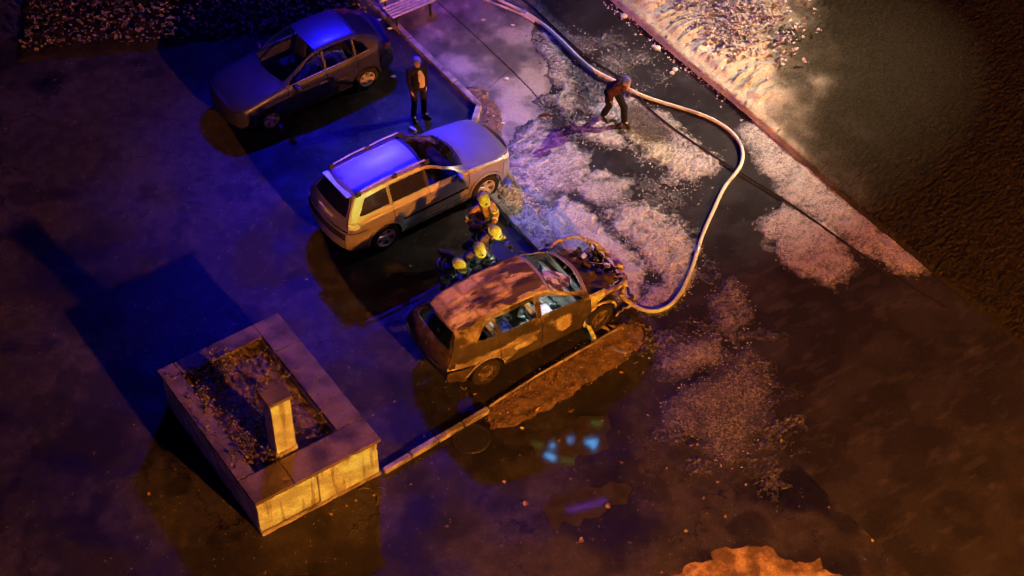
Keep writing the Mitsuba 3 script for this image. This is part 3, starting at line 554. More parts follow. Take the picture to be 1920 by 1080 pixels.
put(PL + '__coping', uvbox(-3.9, -0.606, -2.66, -2.3, 0.985, 1.065), 'weathered_coping')
put(PL + '__coping', uvbox(-3.9, -3.5, -2.29, -0.525, 0.985, 1.065), 'weathered_coping')
put(PL + '__plinth', uvbox(-0.02, 0.05, -2.6, 0.02, -0.1, 0.055), 'kerb_concrete')
put(PL + '__coping', uvbox(-0.60, 0.06, -1.8, 0.06, 0.985, 1.065), 'weathered_coping')
put(PL + '__coping', uvbox(-0.60, 0.06, -2.66, -1.806, 0.985, 1.065), 'weathered_coping')
put(PL + '__coping', uvbox(-3.0, -0.606, -0.52, 0.06, 0.985, 1.065), 'weathered_coping')
put(PL + '__coping', uvbox(-3.9, -3.006, -0.52, 0.06, 0.985, 1.065), 'weathered_coping')
put(PL + '__inner_wall', uvbox(-3.7, -0.5, -0.54, -0.17, -0.1, 0.98), 'stained_concrete')
pv, pf = clip_grid(sg.Polygon([U(-3.7, -2.6), U(-3.7, -.5), U(-.5, -.5), U(-.5, -2.6)]), 0.1, 0.1)
put(PL + '__soil', trimesh.Trimesh(np.c_[pv, 0.84 + 0.1 * meshkit.fbm(np.c_[pv * 3, 0 * pv[:, :1]], 4, 3)], pf, process=False), 'littered_soil', True)
pg = np.random.default_rng(4); twigs, lv = [], []
for _ in range(90):
    a, b = -pg.uniform(0.62, 3.6), -pg.uniform(0.56, 2.5)
    x, y = U(a, b)
    big = pg.uniform() < 0.55
    for _ in range(3 if big else 1):
        t = pg.normal(0, 0.16, 2); top = np.array([x + t[0], y + t[1], 0.92 + pg.uniform(0.08, 0.34)])
        twigs.append(tube([(x, y, 0.86), (x + t[0] * .4, y + t[1] * .4, 0.98), top], [0.006, 0.003], 4))
        for _ in range(9):
            s = pg.uniform(0, 1); c = np.array([x, y, 0.9]) * (1 - s) + top * s + pg.normal(0, 0.05, 3)
            lv.append(leaf_mesh((c[0], c[1], max(c[2], 0.93)), pg.uniform(0.02, 0.05), pg.uniform(0, 6.3), pg.uniform(-1, 1), pg.uniform(0, 6)))
for _ in range(22):   # a twig lies over the coping
    x, y = U(-pg.uniform(1.1, 1.9), -pg.uniform(0.12, 0.55)); lv.append(leaf_mesh((x, y, 1.10 + pg.uniform(0, .05)), pg.uniform(.02, .04), pg.uniform(0, 6), pg.uniform(-1, 1), 1))
put('planter_plants', cat(*twigs, *lv), 'leaf_dark', label='low twiggy plants with small dark leaves growing in the concrete planter', cat='plants', kind='stuff')
cx, cy = U(-0.84, -1.56)
PI_ = root('concrete_pillar', 'square pale concrete pillar standing at the left of the planter bed', 'pillar')
put(PI_ + '__shaft', place(cbox((0, 0, 1.65), (0.42, 0.34, 1.75), 0.02), (cx, cy), yaw_f), 'stained_concrete')
put(PI_ + '__foot', place(cbox((0, 0, 0.98), (0.47, 0.39, 0.36), 0.03), (cx, cy), yaw_f), 'kerb_concrete')
put(PI_ + '__cap', place(cbox((0, 0, 2.56), (0.50, 0.42, 0.07), 0.02), (cx, cy), yaw_f), 'weathered_coping')

# ------------------------------------------------------------------ hoses
H1 = [(-0.72, 37.20),(-0.33, 36.88),(0.32, 36.37),(0.91, 35.65),(1.47, 34.79),(2.00, 34.08),(2.52, 33.66),(2.85, 33.36),(3.43, 33.07),(4.09, 32.76),(4.57, 32.48),(5.00, 32.05),(5.23, 31.39),(5.11, 30.78),(4.82, 30.32),(4.48, 29.55),(4.16, 28.72),(3.87, 27.76),(3.61, 27.06),(3.31, 26.59),(2.96, 26.41),(2.66, 26.50),(2.31, 26.87)]
FH = root('fire_hose', 'thick pale canvas fire hose looping across the wet road to the burnt car', 'fire hose')
put(FH + '__canvas', tube([(-1.56, 37.96, .05)] + [(x, y, 0.055 + (0.05 if 2 < i < 8 else 0)) for i, (x, y) in enumerate(H1)], 0.046, 12, res=0.06), 'hose_canvas', 40)
cp = lambda x, y, yaw: place(trimesh.creation.cylinder(0.058, 0.14, sections=16).apply_transform(trimesh.transformations.rotation_matrix(math.pi / 2, [0, 1, 0])), (x, y), yaw, 0.06)
put(FH + '__coupling', cp(4.00, 28.20, -1.95), 'alloy', 30)
put(FH + '__coupling', cp(0.32, 36.37, -0.8), 'alloy', 30)
FH2 = root('fire_hose', 'second pale hose lying beside the thick hose at the top edge', 'fire hose')
put(FH2 + '__canvas', tube([(-1.86, 37.56, .05), (-0.93, 37.08, .05), (-0.29, 36.66, .05), (0.20, 36.34, .05), (0.54, 36.02, .05)], 0.034, 10, res=0.06), 'hose_canvas', 40)
put('black_hose', tube([(x, y, 0.035 if i < 7 else 0.05) for i, (x, y) in enumerate([(-0.49, 37.66),(0.02, 37.16),(0.39, 36.77),(0.86, 36.08),(1.37, 35.30),(1.85, 34.65),(2.34, 34.17),(2.75, 33.70),(3.05, 33.09),(3.48, 32.42),(4.14, 31.65),(4.86, 30.90),(5.81, 29.98),(7.37, 28.24),(9.09, 26.50)])], 0.02, 8, res=0.07), 'rubber', 40,
    label='thin black hose running beside the pale hose and on past the foam', cat='hose')

# ------------------------------------------------------------------ car bodies: a surface over (u along the car, v around the section), cut into panels
class Surf:
    """stations: (u, nine (y, z) from the sill up to the middle of the roof, nine offsets in x or None); v runs 0..8 up the left side, 8..16 down the right"""
    def __init__(s, stations, zs=1.0, ys=1.0, xs=1.0):
        st = sorted(stations, key=lambda t: t[0])
        u = np.array([t[0] for t in st]) * xs
        Y = np.array([[q[0] for q in t[1]] for t in st]) * ys; Z = np.array([[q[1] for q in t[1]] for t in st]) * zs
        D = np.array([t[2] if len(t) > 2 and t[2] is not None else [0] * 9 for t in st], float)
        s.u0, s.u1, s.n, s.m = u[0], u[-1], 500, 241
        uu = np.linspace(s.u0, s.u1, s.n); vv = np.linspace(0, 8, s.m)
        g = lambda A: PchipInterpolator(np.arange(9), PchipInterpolator(u, A)(uu), axis=1)(vv)
        s.Y, s.Z, s.D = g(Y), g(Z), g(D); s.vv = vv
    def at(s, u, v):
        u, v = np.asarray(u, float), np.asarray(v, float)
        right = v > 8; w = np.where(right, 16 - v, v)
        c = np.array([np.clip((u - s.u0) / (s.u1 - s.u0), 0, 1) * (s.n - 1), np.clip(w / 8, 0, 1) * (s.m - 1)])
        y, z, d = (map_coordinates(A, c, order=1) for A in (s.Y, s.Z, s.D))
        return np.stack([u + d, np.where(right, -y, y), z], -1)
    def inv(s, x, z, vmax=7.0):
        u = x
        for _ in range(4):
            i = int(np.clip((u - s.u0) / (s.u1 - s.u0), 0, 1) * (s.n - 1)); k = int(vmax / 8 * (s.m - 1))
            v = float(np.interp(z, s.Z[i, :k], s.vv[:k])); u = x - float(np.interp(v, s.vv, s.D[i]))
        return u, v
    def poly_xz(s, pts):
        p = sg.Polygon(pts).segmentize(0.04)
        return sg.Polygon([s.inv(x, z) for x, z in p.exterior.coords]).buffer(0)
    def cap(s, end, bulge):
        i = -1 if end > 0 else 0; ue = s.u1 if end > 0 else s.u0
        def f(t, v):
            t, v = np.asarray(t, float), np.asarray(v, float)
            y, z, d = (np.interp(v, s.vv, A[i]) for A in (s.Y, s.Z, s.D))
            b = np.interp(v, [0, 1, 3, 4.2, 5, 8], bulge)
            return np.stack([ue + d + end * b * (1 - np.abs(t) ** 2.4), t * y, z], -1)
        return f
def gap(p, g=0.006):
    q = sa.scale(p, 1, 0.25, origin=(0, 0)).buffer(-g, join_style=2)
    return sa.scale(q, 1, 4.0, origin=(0, 0))
def widen(p, g): return gap(p, -g)
def circle(x, z, r, n=48): return [(x + r * math.cos(i * 2 * math.pi / n), z + r * math.sin(i * 2 * math.pi / n)) for i in range(n)]
def clean(p):
    if p.geom_type == 'Polygon': return [p]
    return [g for g in p.geoms if g.geom_type == 'Polygon' and g.area > 8e-2]

class Car:
    def __init__(s, key, surf, xy, yaw, z=0.0, roll=0.0):
        s.k, s.S, s.xy, s.yaw, s.z, s.roll = key, surf, xy, yaw, z, roll
    def P(s, m):
        return place(m, s.xy, s.yaw, s.z)
    def put(s, name, m, mt, smooth=False, uv=None, **kw): return put(f'{s.k}__{name}', s.P(m), mt, smooth, uv, **kw)
    def panel(s, name, polys, mt, side=1, fn=None, th=0.015, push=0.0, du=0.06, dv=0.2, dent=None, uvs='xz', flip=False, **kw):
        """polygons on the body surface (or on fn(u, v)) as one panel; side -1 mirrors it to the right"""
        ms, us = [], []
        polys = polys if isinstance(polys, list) else clean(polys)
        if fn is None: polys = [g for q in polys for g in clean(q.intersection(sg.box(s.S.u0, 0, s.S.u1, 16)))]
        for poly in polys:
            v, f = clip_grid(poly, du, dv)
            p3 = (fn or s.S.at)(v[:, 0], v[:, 1])
            if side < 0: p3 = p3 * [1, -1, 1]
            c = np.cross(p3[f[:, 1]] - p3[f[:, 0]], p3[f[:, 2]] - p3[f[:, 0]])
            cen = p3[f].mean(1) - np.array([0, 0, 0.75])
            if fn is not None: cen = cen * [1, 0.2, 0.2]
            else: cen = cen * [0.1, 1, 1]
            if (c * cen).sum() < 0: f = f[:, ::-1]; c = -c
            n = np.zeros_like(p3)
            for k in range(3): np.add.at(n, f[:, k], c)
            n /= np.linalg.norm(n, axis=1, keepdims=True) + 1e-12
            p3 = p3 + n * push
            if dent: p3 = p3 + n * (meshkit.fbm(p3 * dent[1] + dent[2], 3) - 0.5)[:, None] * 2 * dent[0]
            uv = np.c_[p3[:, 0], p3[:, 2] if uvs == 'xz' else p3[:, 1]]
            m, uv = sheet(p3, f, th, uv); ms.append(m); us.append(uv)
        return s.put(name, trimesh.util.concatenate(ms), mt, True, np.vstack(us), **kw)

def wheel(c, x, y, z, r, style, squash=0.0, tyre_mat='rubber', rim_mat='alloy', yaw=0.0, w=0.225):
    k = f'{c.k}__wheel'; i = 0; kk = k
    while kk in ROOTS: i += 1; kk = f'{k}_{i:03d}'
    ROOTS.add(kk)
    sgn = 1 if y > 0 else -1
    def fix(m):
        m = tm(m).copy()      # axis along z -> along y, outer face outwards
        v = m.vertices; v = np.c_[v[:, 0], v[:, 2] * sgn, v[:, 1] * (-sgn)]
        if squash: v[:, 2] = np.maximum(v[:, 2], -(z - 0.004))
        cy, sy = math.cos(yaw), math.sin(yaw)
        m.vertices = np.c_[x + cy * v[:, 0] - sy * v[:, 1], y + sy * v[:, 0] + cy * v[:, 1], z + v[:, 2]]
        return c.P(m)
    ri = r * 0.66
    prof = [(ri, -w / 2 + .01), (ri + .02, -w / 2), (r * .9, -w / 2 + .0), (r * .97, -w / 2 + .02), (r, -w * .3), (r + .001, 0), (r, w * .3), (r * .97, w / 2 - .02), (r * .9, w / 2), (ri + .02, w / 2), (ri, w / 2 - .01), (ri, -w / 2 + .01)]
    tread = trimesh.creation.revolve(np.array(prof), sections=48)
    put(kk + '__tyre', fix(tread), tyre_mat, 40)
    rp = [(ri, w / 2 - .012), (ri - .004, w / 2 - .002), (ri - .022, w / 2 - .004), (ri - .03, w / 2 - .02), (ri - .035, -w / 2 + .02), (ri, -w / 2 + .012), (ri, w / 2 - .012)]
    rim = [trimesh.creation.revolve(np.array(rp), sections=48)]
    if style == 'spokes':
        for j in range(5):
            a = j * 2 * math.pi / 5 + 0.3; ca, sa_ = math.cos(a), math.sin(a)
            pts = []
            for rr, hw, zz in ((0.04, 0.042, w / 2 - .03), (ri - .02, 0.055, w / 2 - .012)):
                for sg_ in (-1, 1):
                    for dz in (-.028, 0):
                        k2 = 0.7 if dz == 0 else 1
                        pts.append((rr * ca - sg_ * hw * k2 * sa_, rr * sa_ + sg_ * hw * k2 * ca, zz + dz))
            rim.append(tm(MF.hull_points(np.array(pts))))
        rim.append(trimesh.creation.cylinder(0.055, 0.05, sections=20).apply_translation([0, 0, w / 2 - .035]))
    else:
        rim.append(trimesh.creation.cylinder(ri - .03, 0.012, sections=36).apply_translation([0, 0, w / 2 - .05]))
        for j in range(8):
            a = j * math.pi / 4; rim.append(tm(rbox((.14 * math.cos(a), .14 * math.sin(a), w / 2 - .04), (.09, .035, .02), .008, rz=a)))
        rim.append(trimesh.creation.cylinder(0.06, 0.05, sections=20).apply_translation([0, 0, w / 2 - .035]))
    put(kk + '__rim', fix(cat(*rim)), rim_mat, 30)
    disc = trimesh.creation.cylinder(ri - .03, 0.02, sections=32).apply_translation([0, 0, w / 2 - .11])
    put(kk + '__brake_disc', fix(disc), 'dark_steel' if style == 'spokes' else 'charred', 30)

def inner_body(c, x0, x1, mt='dark_void', zf=0.30, half=0.60, wx=(1.31, -1.31), arch=0.42):
    """floor, sills' insides and wheel housings that close the body from below"""
    p = sg.box(x0, 0.35, x1, 3.7)
    for x in wx: p = p.difference(c.S.poly_xz(circle(x, 0.34, arch)))
    for sd in (1, -1): c.panel('inner_shell', p, mt, side=sd, push=-0.05, th=0.01, du=0.12, dv=0.4)
    c.put('floor_pan', cat(cbox(((x0 + x1) / 2, 0, zf), (x1 - x0 - 0.1, half * 2, 0.05), 0.01), cbox((0, 0, zf), (wx[0] - wx[1] - 2 * arch - .04, 1.62, 0.05), 0.01)), mt)
def seat(c, x, y, w, mt, name='seat'):
    c.put(name, cat(rbox((x, y, 0.58), (0.52, w, 0.16), 0.05), rbox((x - 0.30, y, 0.88), (0.15, w, 0.60), 0.06, ry=-0.25)), mt, 40)
def headrest(c, x, y, mt):
    c.put('headrest', rbox((x - 0.42, y, 1.24), (0.10, 0.27, 0.17), 0.045, ry=-0.2), mt, 40)

SUV = [
 (2.10, [(.54,.30),(.61,.40),(.63,.60),(.61,.74),(.58,.80),(.49,.84),(.38,.865),(.2,.885),(0,.89)]),
 (1.98, [(.69,.27),(.755,.39),(.775,.62),(.75,.80),(.70,.86),(.585,.90),(.45,.905),(.22,.92),(0,.925)]),
 (1.65, [(.79,.25),(.855,.4),(.868,.65),(.84,.84),(.785,.905),(.65,.945),(.47,.965),(.23,.98),(0,.985)]),
 (1.2,  [(.80,.24),(.86,.4),(.875,.65),(.85,.88),(.79,.955),(.66,1.0),(.48,1.025),(.24,1.04),(0,1.045)]),
 (.85,  [(.80,.24),(.86,.4),(.87,.65),(.852,.90),(.795,.985),(.715,1.035),(.52,1.065),(.26,1.08),(0,1.085)], [0,0,0,0,0,0,.04,.10,.13]),
 (.40,  [(.80,.24),(.86,.4),(.87,.65),(.852,.91),(.79,.995),(.672,1.25),(.60,1.305),(.3,1.345),(0,1.36)], [0,0,0,0,0,0,.03,.09,.11]),
 (-.05, [(.80,.24),(.86,.4),(.87,.65),(.852,.92),(.787,1.00),(.632,1.475),(.565,1.545),(.3,1.595),(0,1.61)], [0,0,0,0,0,0,.02,.06,.08]),
 (-.35, [(.80,.24),(.86,.4),(.87,.65),(.852,.925),(.787,1.005),(.625,1.515),(.56,1.585),(.3,1.632),(0,1.645)], [0,0,0,0,0,0,0,0,0]),
 (-1.0, [(.80,.24),(.86,.4),(.87,.65),(.852,.935),(.785,1.015),(.622,1.515),(.557,1.59),(.3,1.635),(0,1.65)]),
 (-1.6, [(.80,.26),(.86,.42),(.868,.67),(.85,.945),(.782,1.03),(.612,1.49),(.545,1.57),(.3,1.615),(0,1.63)]),
 (-2.02,[(.74,.34),(.81,.46),(.845,.69),(.825,.955),(.765,1.04),(.595,1.45),(.525,1.53),(.29,1.575),(0,1.59)], [-.10,-.10,-.10,-.06,-.04,.16,.18,.16,.15]),
 (-2.10,[(.66,.40),(.73,.50),(.76,.70),(.76,.96),(.715,1.045),(.565,1.43),(.495,1.505),(.27,1.55),(0,1.565)], [-.12,-.13,-.13,-.06,-.03,.18,.22,.20,.19]),
]
for u_, q_, *_r in SUV:      # a slightly narrower, taller roof
    w_ = np.interp(u_, [-1.9, 1.0, 2.1], [1, .75, .3])
    q_[3] = (q_[3][0], q_[3][1] + .085 * w_); q_[4] = (q_[4][0] - .01, q_[4][1] + .105 * w_)
    if u_ >= .8:
        for j_ in range(5, 9): q_[j_] = (q_[j_][0], q_[j_][1] + .075 * w_)
    for j_ in range(5, 9): q_[j_] = (q_[j_][0] * (.95 if u_ < .9 else 1), q_[j_][1] + (.035 if u_ < .5 else .0))
# ---------------------------------------------------------------- the silver estate car
mat('dark_glass', (0.006, 0.006, 0.012), 0.08, clearcoat=1.0, clearcoat_gloss=1.0)
SK = root('silver_suv', 'silver estate car with roof rails lit blue on top and orange along its side', 'car')
S1 = Surf(SUV); C1 = Car(SK, S1, (-2.136, 29.747), 0.622)
WX, WR = 1.3125, 0.35
def side_windows(S): return sg.Polygon([(.66, 4.18), (-1.02, 4.18), (-1.02, 4.88), (-.08, 4.88), (.18, 4.87), (.60, 4.72)])
W_all = side_windows(S1)
W_q = sg.Polygon([(-1.10, 4.18), (-1.10, 4.88), (-1.62, 4.84), (-1.84, 4.24), (-1.80, 4.18)])
arches = unary_union([S1.poly_xz(circle(x, .34, .41)) for x in (WX, -WX)])
lips = unary_union([S1.poly_xz(circle(x, .34, .465)) for x in (WX, -WX)]).difference(arches)
full = sg.box(S1.u0, 0.25, S1.u1, 5.55)
fd = sg.Polygon([(.88, 1.2), (-.13, 1.2), (-.13, 4.99), (.20, 4.99), (.74, 4.74), (.86, 4.02)])
rd = sg.Polygon([(-.13, 1.2), (-1.06, 1.2), (-1.06, 4.99), (-.13, 4.99)])
fender = sg.Polygon([(.88, 1.2), (.86, 4.02), (.86, 4.36), (1.93, 4.36), (1.80, 2.9), (1.80, .2), (.88, .2)])
fb = sg.Polygon([(1.80, .2), (1.80, 2.9), (1.93, 4.36), (2.3, 4.36), (2.3, .2)])
rb = sg.Polygon([(-2.3, .2), (-2.3, 2.55), (-1.70, 2.45), (-1.66, .2)])
tl = sg.Polygon([(-2.12, 2.75), (-1.86, 2.7), (-1.90, 3.7), (-2.12, 3.75)])
hl = sg.Polygon([(1.86, 3.2), (2.12, 3.0), (2.12, 4.1), (1.80, 4.25)])
sill = sg.box(-.86, .22, .86, 1.15)
for sd in (-1, 1):
    a = arches
    quarter = full.difference(unary_union([fd, rd, fender, fb, rb, tl, sill, W_all, W_q, lips])).difference(a).difference(sg.box(.86, 4.36, 2.4, 6))
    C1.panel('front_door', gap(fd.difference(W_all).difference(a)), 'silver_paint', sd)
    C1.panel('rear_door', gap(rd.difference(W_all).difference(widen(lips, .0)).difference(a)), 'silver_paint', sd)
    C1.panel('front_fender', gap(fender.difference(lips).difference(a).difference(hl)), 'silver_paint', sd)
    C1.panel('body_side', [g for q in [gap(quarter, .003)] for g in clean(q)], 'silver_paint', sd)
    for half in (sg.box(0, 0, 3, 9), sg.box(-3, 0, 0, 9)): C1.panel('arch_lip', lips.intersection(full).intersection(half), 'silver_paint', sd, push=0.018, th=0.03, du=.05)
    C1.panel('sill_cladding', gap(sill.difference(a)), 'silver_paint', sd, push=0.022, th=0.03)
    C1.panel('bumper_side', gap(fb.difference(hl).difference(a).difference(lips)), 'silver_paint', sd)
    C1.panel('rear_bumper_side', gap(rb.difference(a).difference(lips)), 'silver_paint', sd, push=0.012)
    C1.panel('tail_lamp', gap(tl), 'tail_lamp' if sd > 0 else 'clear_lamp', sd, push=.006)
    C1.panel('headlamp', gap(hl), 'clear_lamp', sd, push=.004)
    # glass of the three windows, black posts between them
    for nm, x0, x1 in (('front_window', -.10, .8), ('rear_window', -1.02, -.17)):
        C1.panel(nm, W_all.intersection(sg.box(x0, 4, x1, 5)), 'pane' if nm == 'front_window' else 'dark_glass', sd, push=-.008, th=.004)
    C1.panel('quarter_window', W_q, 'dark_glass', sd, push=-.008, th=.004)
    C1.panel('window_post', sg.box(-.17, 4.18, -.10, 4.88), 'black_plastic', sd, push=-.002)
    C1.panel('window_post', sg.box(-1.10, 4.18, -1.02, 4.88), 'black_plastic', sd, push=-.003)
    C1.panel('waist_trim', sg.box(-1.04, 4.07, .68, 4.17), 'silver_paint', sd, push=.006)
    # door rubbing strip, handles, mirror
    C1.panel('rubbing_strip', sg.box(-.84, 1.95, .84, 2.12), 'black_plastic', sd, push=.008, th=.014)
    for x in (-.02, -.92):
        C1.put('door_handle', rbox((x, sd * .868, .845), (.20, .035, .032), .012), 'silver_paint', 40)
    mk = C1.put('mirror', rbox((.60, sd * .95, 1.12), (.13, .22, .15), .05, rz=sd * .25), 'silver_paint', 40)
    put(mk + '__arm', C1.P(rbox((.62, sd * .83, 1.08), (.09, .12, .05), .015)), 'black_plastic', 40)
    # roof rail: two bars between three black feet
    for x in (.0, -.82, -1.72):
        C1.put('rail_foot', rbox((x, sd * .53, 1.635 - .03 * (x > -.2) - .025 * (x < -1.5)), (.13, .05, .14), .02), 'black_plastic', 40)
    for x0, x1, z0, z1 in ((-.04, -.77, 1.655, 1.672), (-.87, -1.68, 1.672, 1.63)):
        C1.put('roof_rail', tube([(x0, sd * .53, z0 + .035), ((x0 + x1) / 2, sd * .533, (z0 + z1) / 2 + .043), (x1, sd * .523, z1 + .035)], .02, 10), 'alloy', 40)
bon = sg.Polygon([(2.06, 4.75), (2.06, 11.25), (1.3, 11.62), (.93, 11.62), (.93, 4.38), (1.3, 4.38)])
C1.panel('bonnet', gap(bon, .004), 'silver_paint', dv=.25)
C1.panel('front_apron', gap(sg.box(.86, 4.36, S1.u1, 11.64).difference(bon), .002), 'silver_paint')
C1.panel('cowl', sg.box(.80, 4.45, .90, 11.55), 'black_plastic', push=-.012, dv=.25)
C1.panel('windscreen', sg.Polygon([(.79, 5.32), (-.10, 5.62), (-.10, 10.38), (.79, 10.68)]), 'pane', push=-.004, th=.005, dv=.25)
C1.panel('windscreen_frame', sg.box(-.17, 5.55, .86, 10.45).difference(sg.Polygon([(.79, 5.32), (-.10, 5.62), (-.10, 10.38), (.79, 10.68)])), 'black_plastic', push=-.006, dv=.25)
C1.panel('roof', gap(sg.box(-2.08, 5.56, -.17, 10.44), .003), 'silver_paint', dv=.25)
rc, fc = S1.cap(-1, [.10, .13, .10, .06, .05, .03]), S1.cap(1, [.15, .20, .18, .15, .13, .10])
rw = sg.Polygon([(-.90, 4.22), (.90, 4.22), (.90, 5.55), (.6, 5.72), (-.6, 5.72), (-.90, 5.55)])
C1.panel('rear_window_glass', rw, 'dark_glass', fn=rc, push=-.004, th=.005, du=.12)
C1.panel('tailgate', gap(sg.box(-.97, 2.6, .97, 7.6).difference(rw), .004), 'silver_paint', fn=rc, du=.12)
C1.panel('rear_bumper', gap(sg.box(-1, .2, 1, 2.55), .003), 'silver_paint', fn=rc, push=.012, du=.12)
C1.panel('bumper_step', sg.box(-.97, 2.05, .97, 2.42), 'black_plastic', fn=rc, push=.022, th=.02, du=.12)
C1.panel('number_plate', sg.box(-.36, 2.95, .36, 3.35), 'paper', fn=rc, push=.014, du=.12)
C1.put('rear_spoiler', rbox((-1.92, 0, 1.595), (.16, .98, .035), .015, ry=.15), 'silver_paint', 40)
C1.panel('front_bumper', gap(sg.box(-1, .2, 1, 4.3), .003), 'silver_paint', fn=fc, du=.12)
C1.panel('grille', sg.box(-.55, 2.4, .55, 3.6), 'black_plastic', fn=fc, push=.008, du=.12)
C1.panel('lower_grille', sg.box(-.6, .9, .6, 1.8), 'black_plastic', fn=fc, push=.008, du=.12)
inner_body(C1, -2.0, 2.0, wx=(WX, -WX))
for x, y in ((WX, .765), (WX, -.765), (-WX, .765), (-WX, -.765)):
    wheel(C1, x, y, WR, WR, 'spokes', yaw=0.0)
for y in (.36, -.36):
    seat(C1, .12, y, .50, 'cabin_trim'); headrest(C1, .12, y, 'cabin_trim')
seat(C1, -.72, 0, 1.2, 'cabin_trim', 'rear_bench')
C1.put('dashboard', rbox((.66, 0, .86), (.30, 1.3, .18), .06), 'cabin_trim', 40)
for y in (.30, -.32):
    C1.put('wiper', tube([(.92, y + .12, 1.165), (.80, y - .05, 1.195), (.73, y - .34, 1.22)], .009, 6), 'black_plastic', 40)
C1.put('aerial', tube([(-1.75, 0, 1.64), (-1.85, 0, 1.77)], .006, 6), 'black_plastic', 40)

# ---------------------------------------------------------------- the dark hatchback, cut by the photograph's left edge
HATCH = [
 (2.05, [(.58,.26),(.64,.34),(.66,.50),(.64,.62),(.60,.67),(.50,.70),(.38,.715),(.2,.725),(0,.73)]),
 (1.90, [(.72,.22),(.78,.33),(.80,.52),(.78,.67),(.72,.73),(.60,.76),(.45,.775),(.22,.79),(0,.795)]),
 (1.2,  [(.76,.20),(.82,.33),(.835,.56),(.82,.78),(.77,.85),(.66,.885),(.48,.905),(.24,.92),(0,.925)]),
 (.85,  [(.76,.20),(.82,.33),(.835,.56),(.82,.81),(.775,.885),(.70,.925),(.52,.95),(.26,.965),(0,.97)], [0,0,0,0,0,0,.05,.12,.16]),
 (.30,  [(.76,.20),(.82,.33),(.835,.56),(.82,.82),(.772,.90),(.655,1.18),(.57,1.225),(.3,1.26),(0,1.27)], [0,0,0,0,0,0,.03,.09,.11]),
 (-.10, [(.76,.20),(.82,.33),(.835,.56),(.82,.83),(.77,.905),(.615,1.315),(.545,1.365),(.3,1.40),(0,1.41)], [0,0,0,0,0,0,.02,.05,.06]),
 (-.5,  [(.76,.20),(.82,.33),(.835,.56),(.82,.835),(.77,.91),(.61,1.335),(.54,1.385),(.3,1.42),(0,1.43)]),
 (-1.1, [(.76,.22),(.82,.35),(.835,.58),(.82,.85),(.765,.925),(.60,1.31),(.53,1.36),(.29,1.395),(0,1.405)]),
 (-1.45,[(.76,.24),(.815,.36),(.83,.60),(.81,.87),(.755,.945),(.59,1.22),(.52,1.275),(.28,1.31),(0,1.32)]),
 (-1.85,[(.72,.28),(.785,.40),(.80,.62),(.775,.88),(.725,.955),(.62,1.015),(.50,1.045),(.26,1.06),(0,1.065)], [-.03,-.04,-.03,0,0,0,-.02,-.05,-.06]),
 (-2.02,[(.64,.30),(.71,.42),(.73,.64),(.70,.86),(.66,.915),(.56,.955),(.44,.97),(.23,.98),(0,.985)], [-.04,-.05,-.04,0,0,0,-.03,-.08,-.10]),
]
HK = root('dark_hatchback', 'dark hatchback parked nose away at the upper left with blue light on its rear window', 'car')
S2 = Surf(HATCH, zs=1.13); C2 = Car(HK, S2, (-4.91, 33.53), 0.60 + math.pi)
arch2 = unary_union([S2.poly_xz(circle(x, .30, .36)) for x in (1.28, -1.28)])
win = sg.Polygon([(.72, 4.14), (-1.42, 4.14), (-1.30, 4.60), (-1.0, 4.90), (.08, 4.92), (.68, 4.7)])
fd2 = sg.Polygon([(.80, 1.0), (-.25, 1.0), (-.25, 4.99), (.2, 4.99), (.72, 4.74), (.78, 4.02)])
rd2 = sg.Polygon([(-.25, 1.0), (-1.05, 1.0), (-1.05, 4.99), (-.25, 4.99)])
fb2 = sg.Polygon([(1.72, .2), (1.85, 4.36), (2.3, 4.36), (2.3, .2)]); rb2 = sg.Polygon([(-2.3, .2), (-2.3, 2.6), (-1.66, 2.4), (-1.60, .2)])
tl2 = sg.Polygon([(-2.05, 2.75), (-1.80, 2.7), (-1.84, 3.75), (-2.05, 3.8)])
full2 = sg.box(S2.u0, .25, S2.u1, 5.5)
for sd in (-1, 1):
    C2.panel('front_door', gap(fd2.difference(win).difference(arch2)), 'navy_paint', sd)
    C2.panel('rear_door', gap(rd2.difference(win).difference(arch2)), 'navy_paint', sd)
    C2.panel('body_side', gap(full2.difference(unary_union([fd2, rd2, fb2, rb2, win, tl2])).difference(arch2).difference(sg.box(.80, 4.36, 2.4, 6)).difference(sg.box(-2.3, 5.1, -1.2, 6)), .003), 'navy_paint', sd)
    C2.panel('bumper_side', gap(fb2.difference(arch2)), 'navy_paint', sd); C2.panel('rear_bumper_side', gap(rb2.difference(arch2)), 'navy_paint', sd, push=.01)
    C2.panel('tail_lamp', gap(tl2), 'tail_lamp', sd, push=.006)
    C2.panel('front_window', win.intersection(sg.box(-.22, 4, .8, 5)), 'pane', sd, push=-.008, th=.004)
    C2.panel('rear_window', win.intersection(sg.box(-1.02, 4, -.28, 5)), 'pane', sd, push=-.008, th=.004)
    C2.panel('quarter_window', win.intersection(sg.box(-1.5, 4, -1.08, 5)), 'pane', sd, push=-.008, th=.004)
    C2.panel('window_post', win.intersection(sg.box(-.28, 4, -.22, 5)), 'black_plastic', sd, push=-.002)
    C2.panel('window_post', win.intersection(sg.box(-1.08, 4, -1.02, 5)), 'black_plastic', sd, push=-.002)
    C2.panel('rubbing_strip', sg.box(-.9, 1.9, .88, 2.1), 'black_plastic', sd, push=.008, th=.014)
    C2.panel('window_trim', sg.box(-1.38, 4.03, .70, 4.12), 'chrome', sd, push=.006)
    for x in (-.12, -.92): C2.put('door_handle', rbox((x, sd * .835, .77), (.18, .03, .03), .012), 'chrome', 40)
    mk = C2.put('mirror', rbox((.58, sd * .92, .98), (.12, .20, .13), .045, rz=sd * .25), 'navy_paint', 40)
C2.panel('bonnet', gap(sg.box(.86, 4.38, 1.98, 11.62), .004), 'navy_paint', dv=.25)
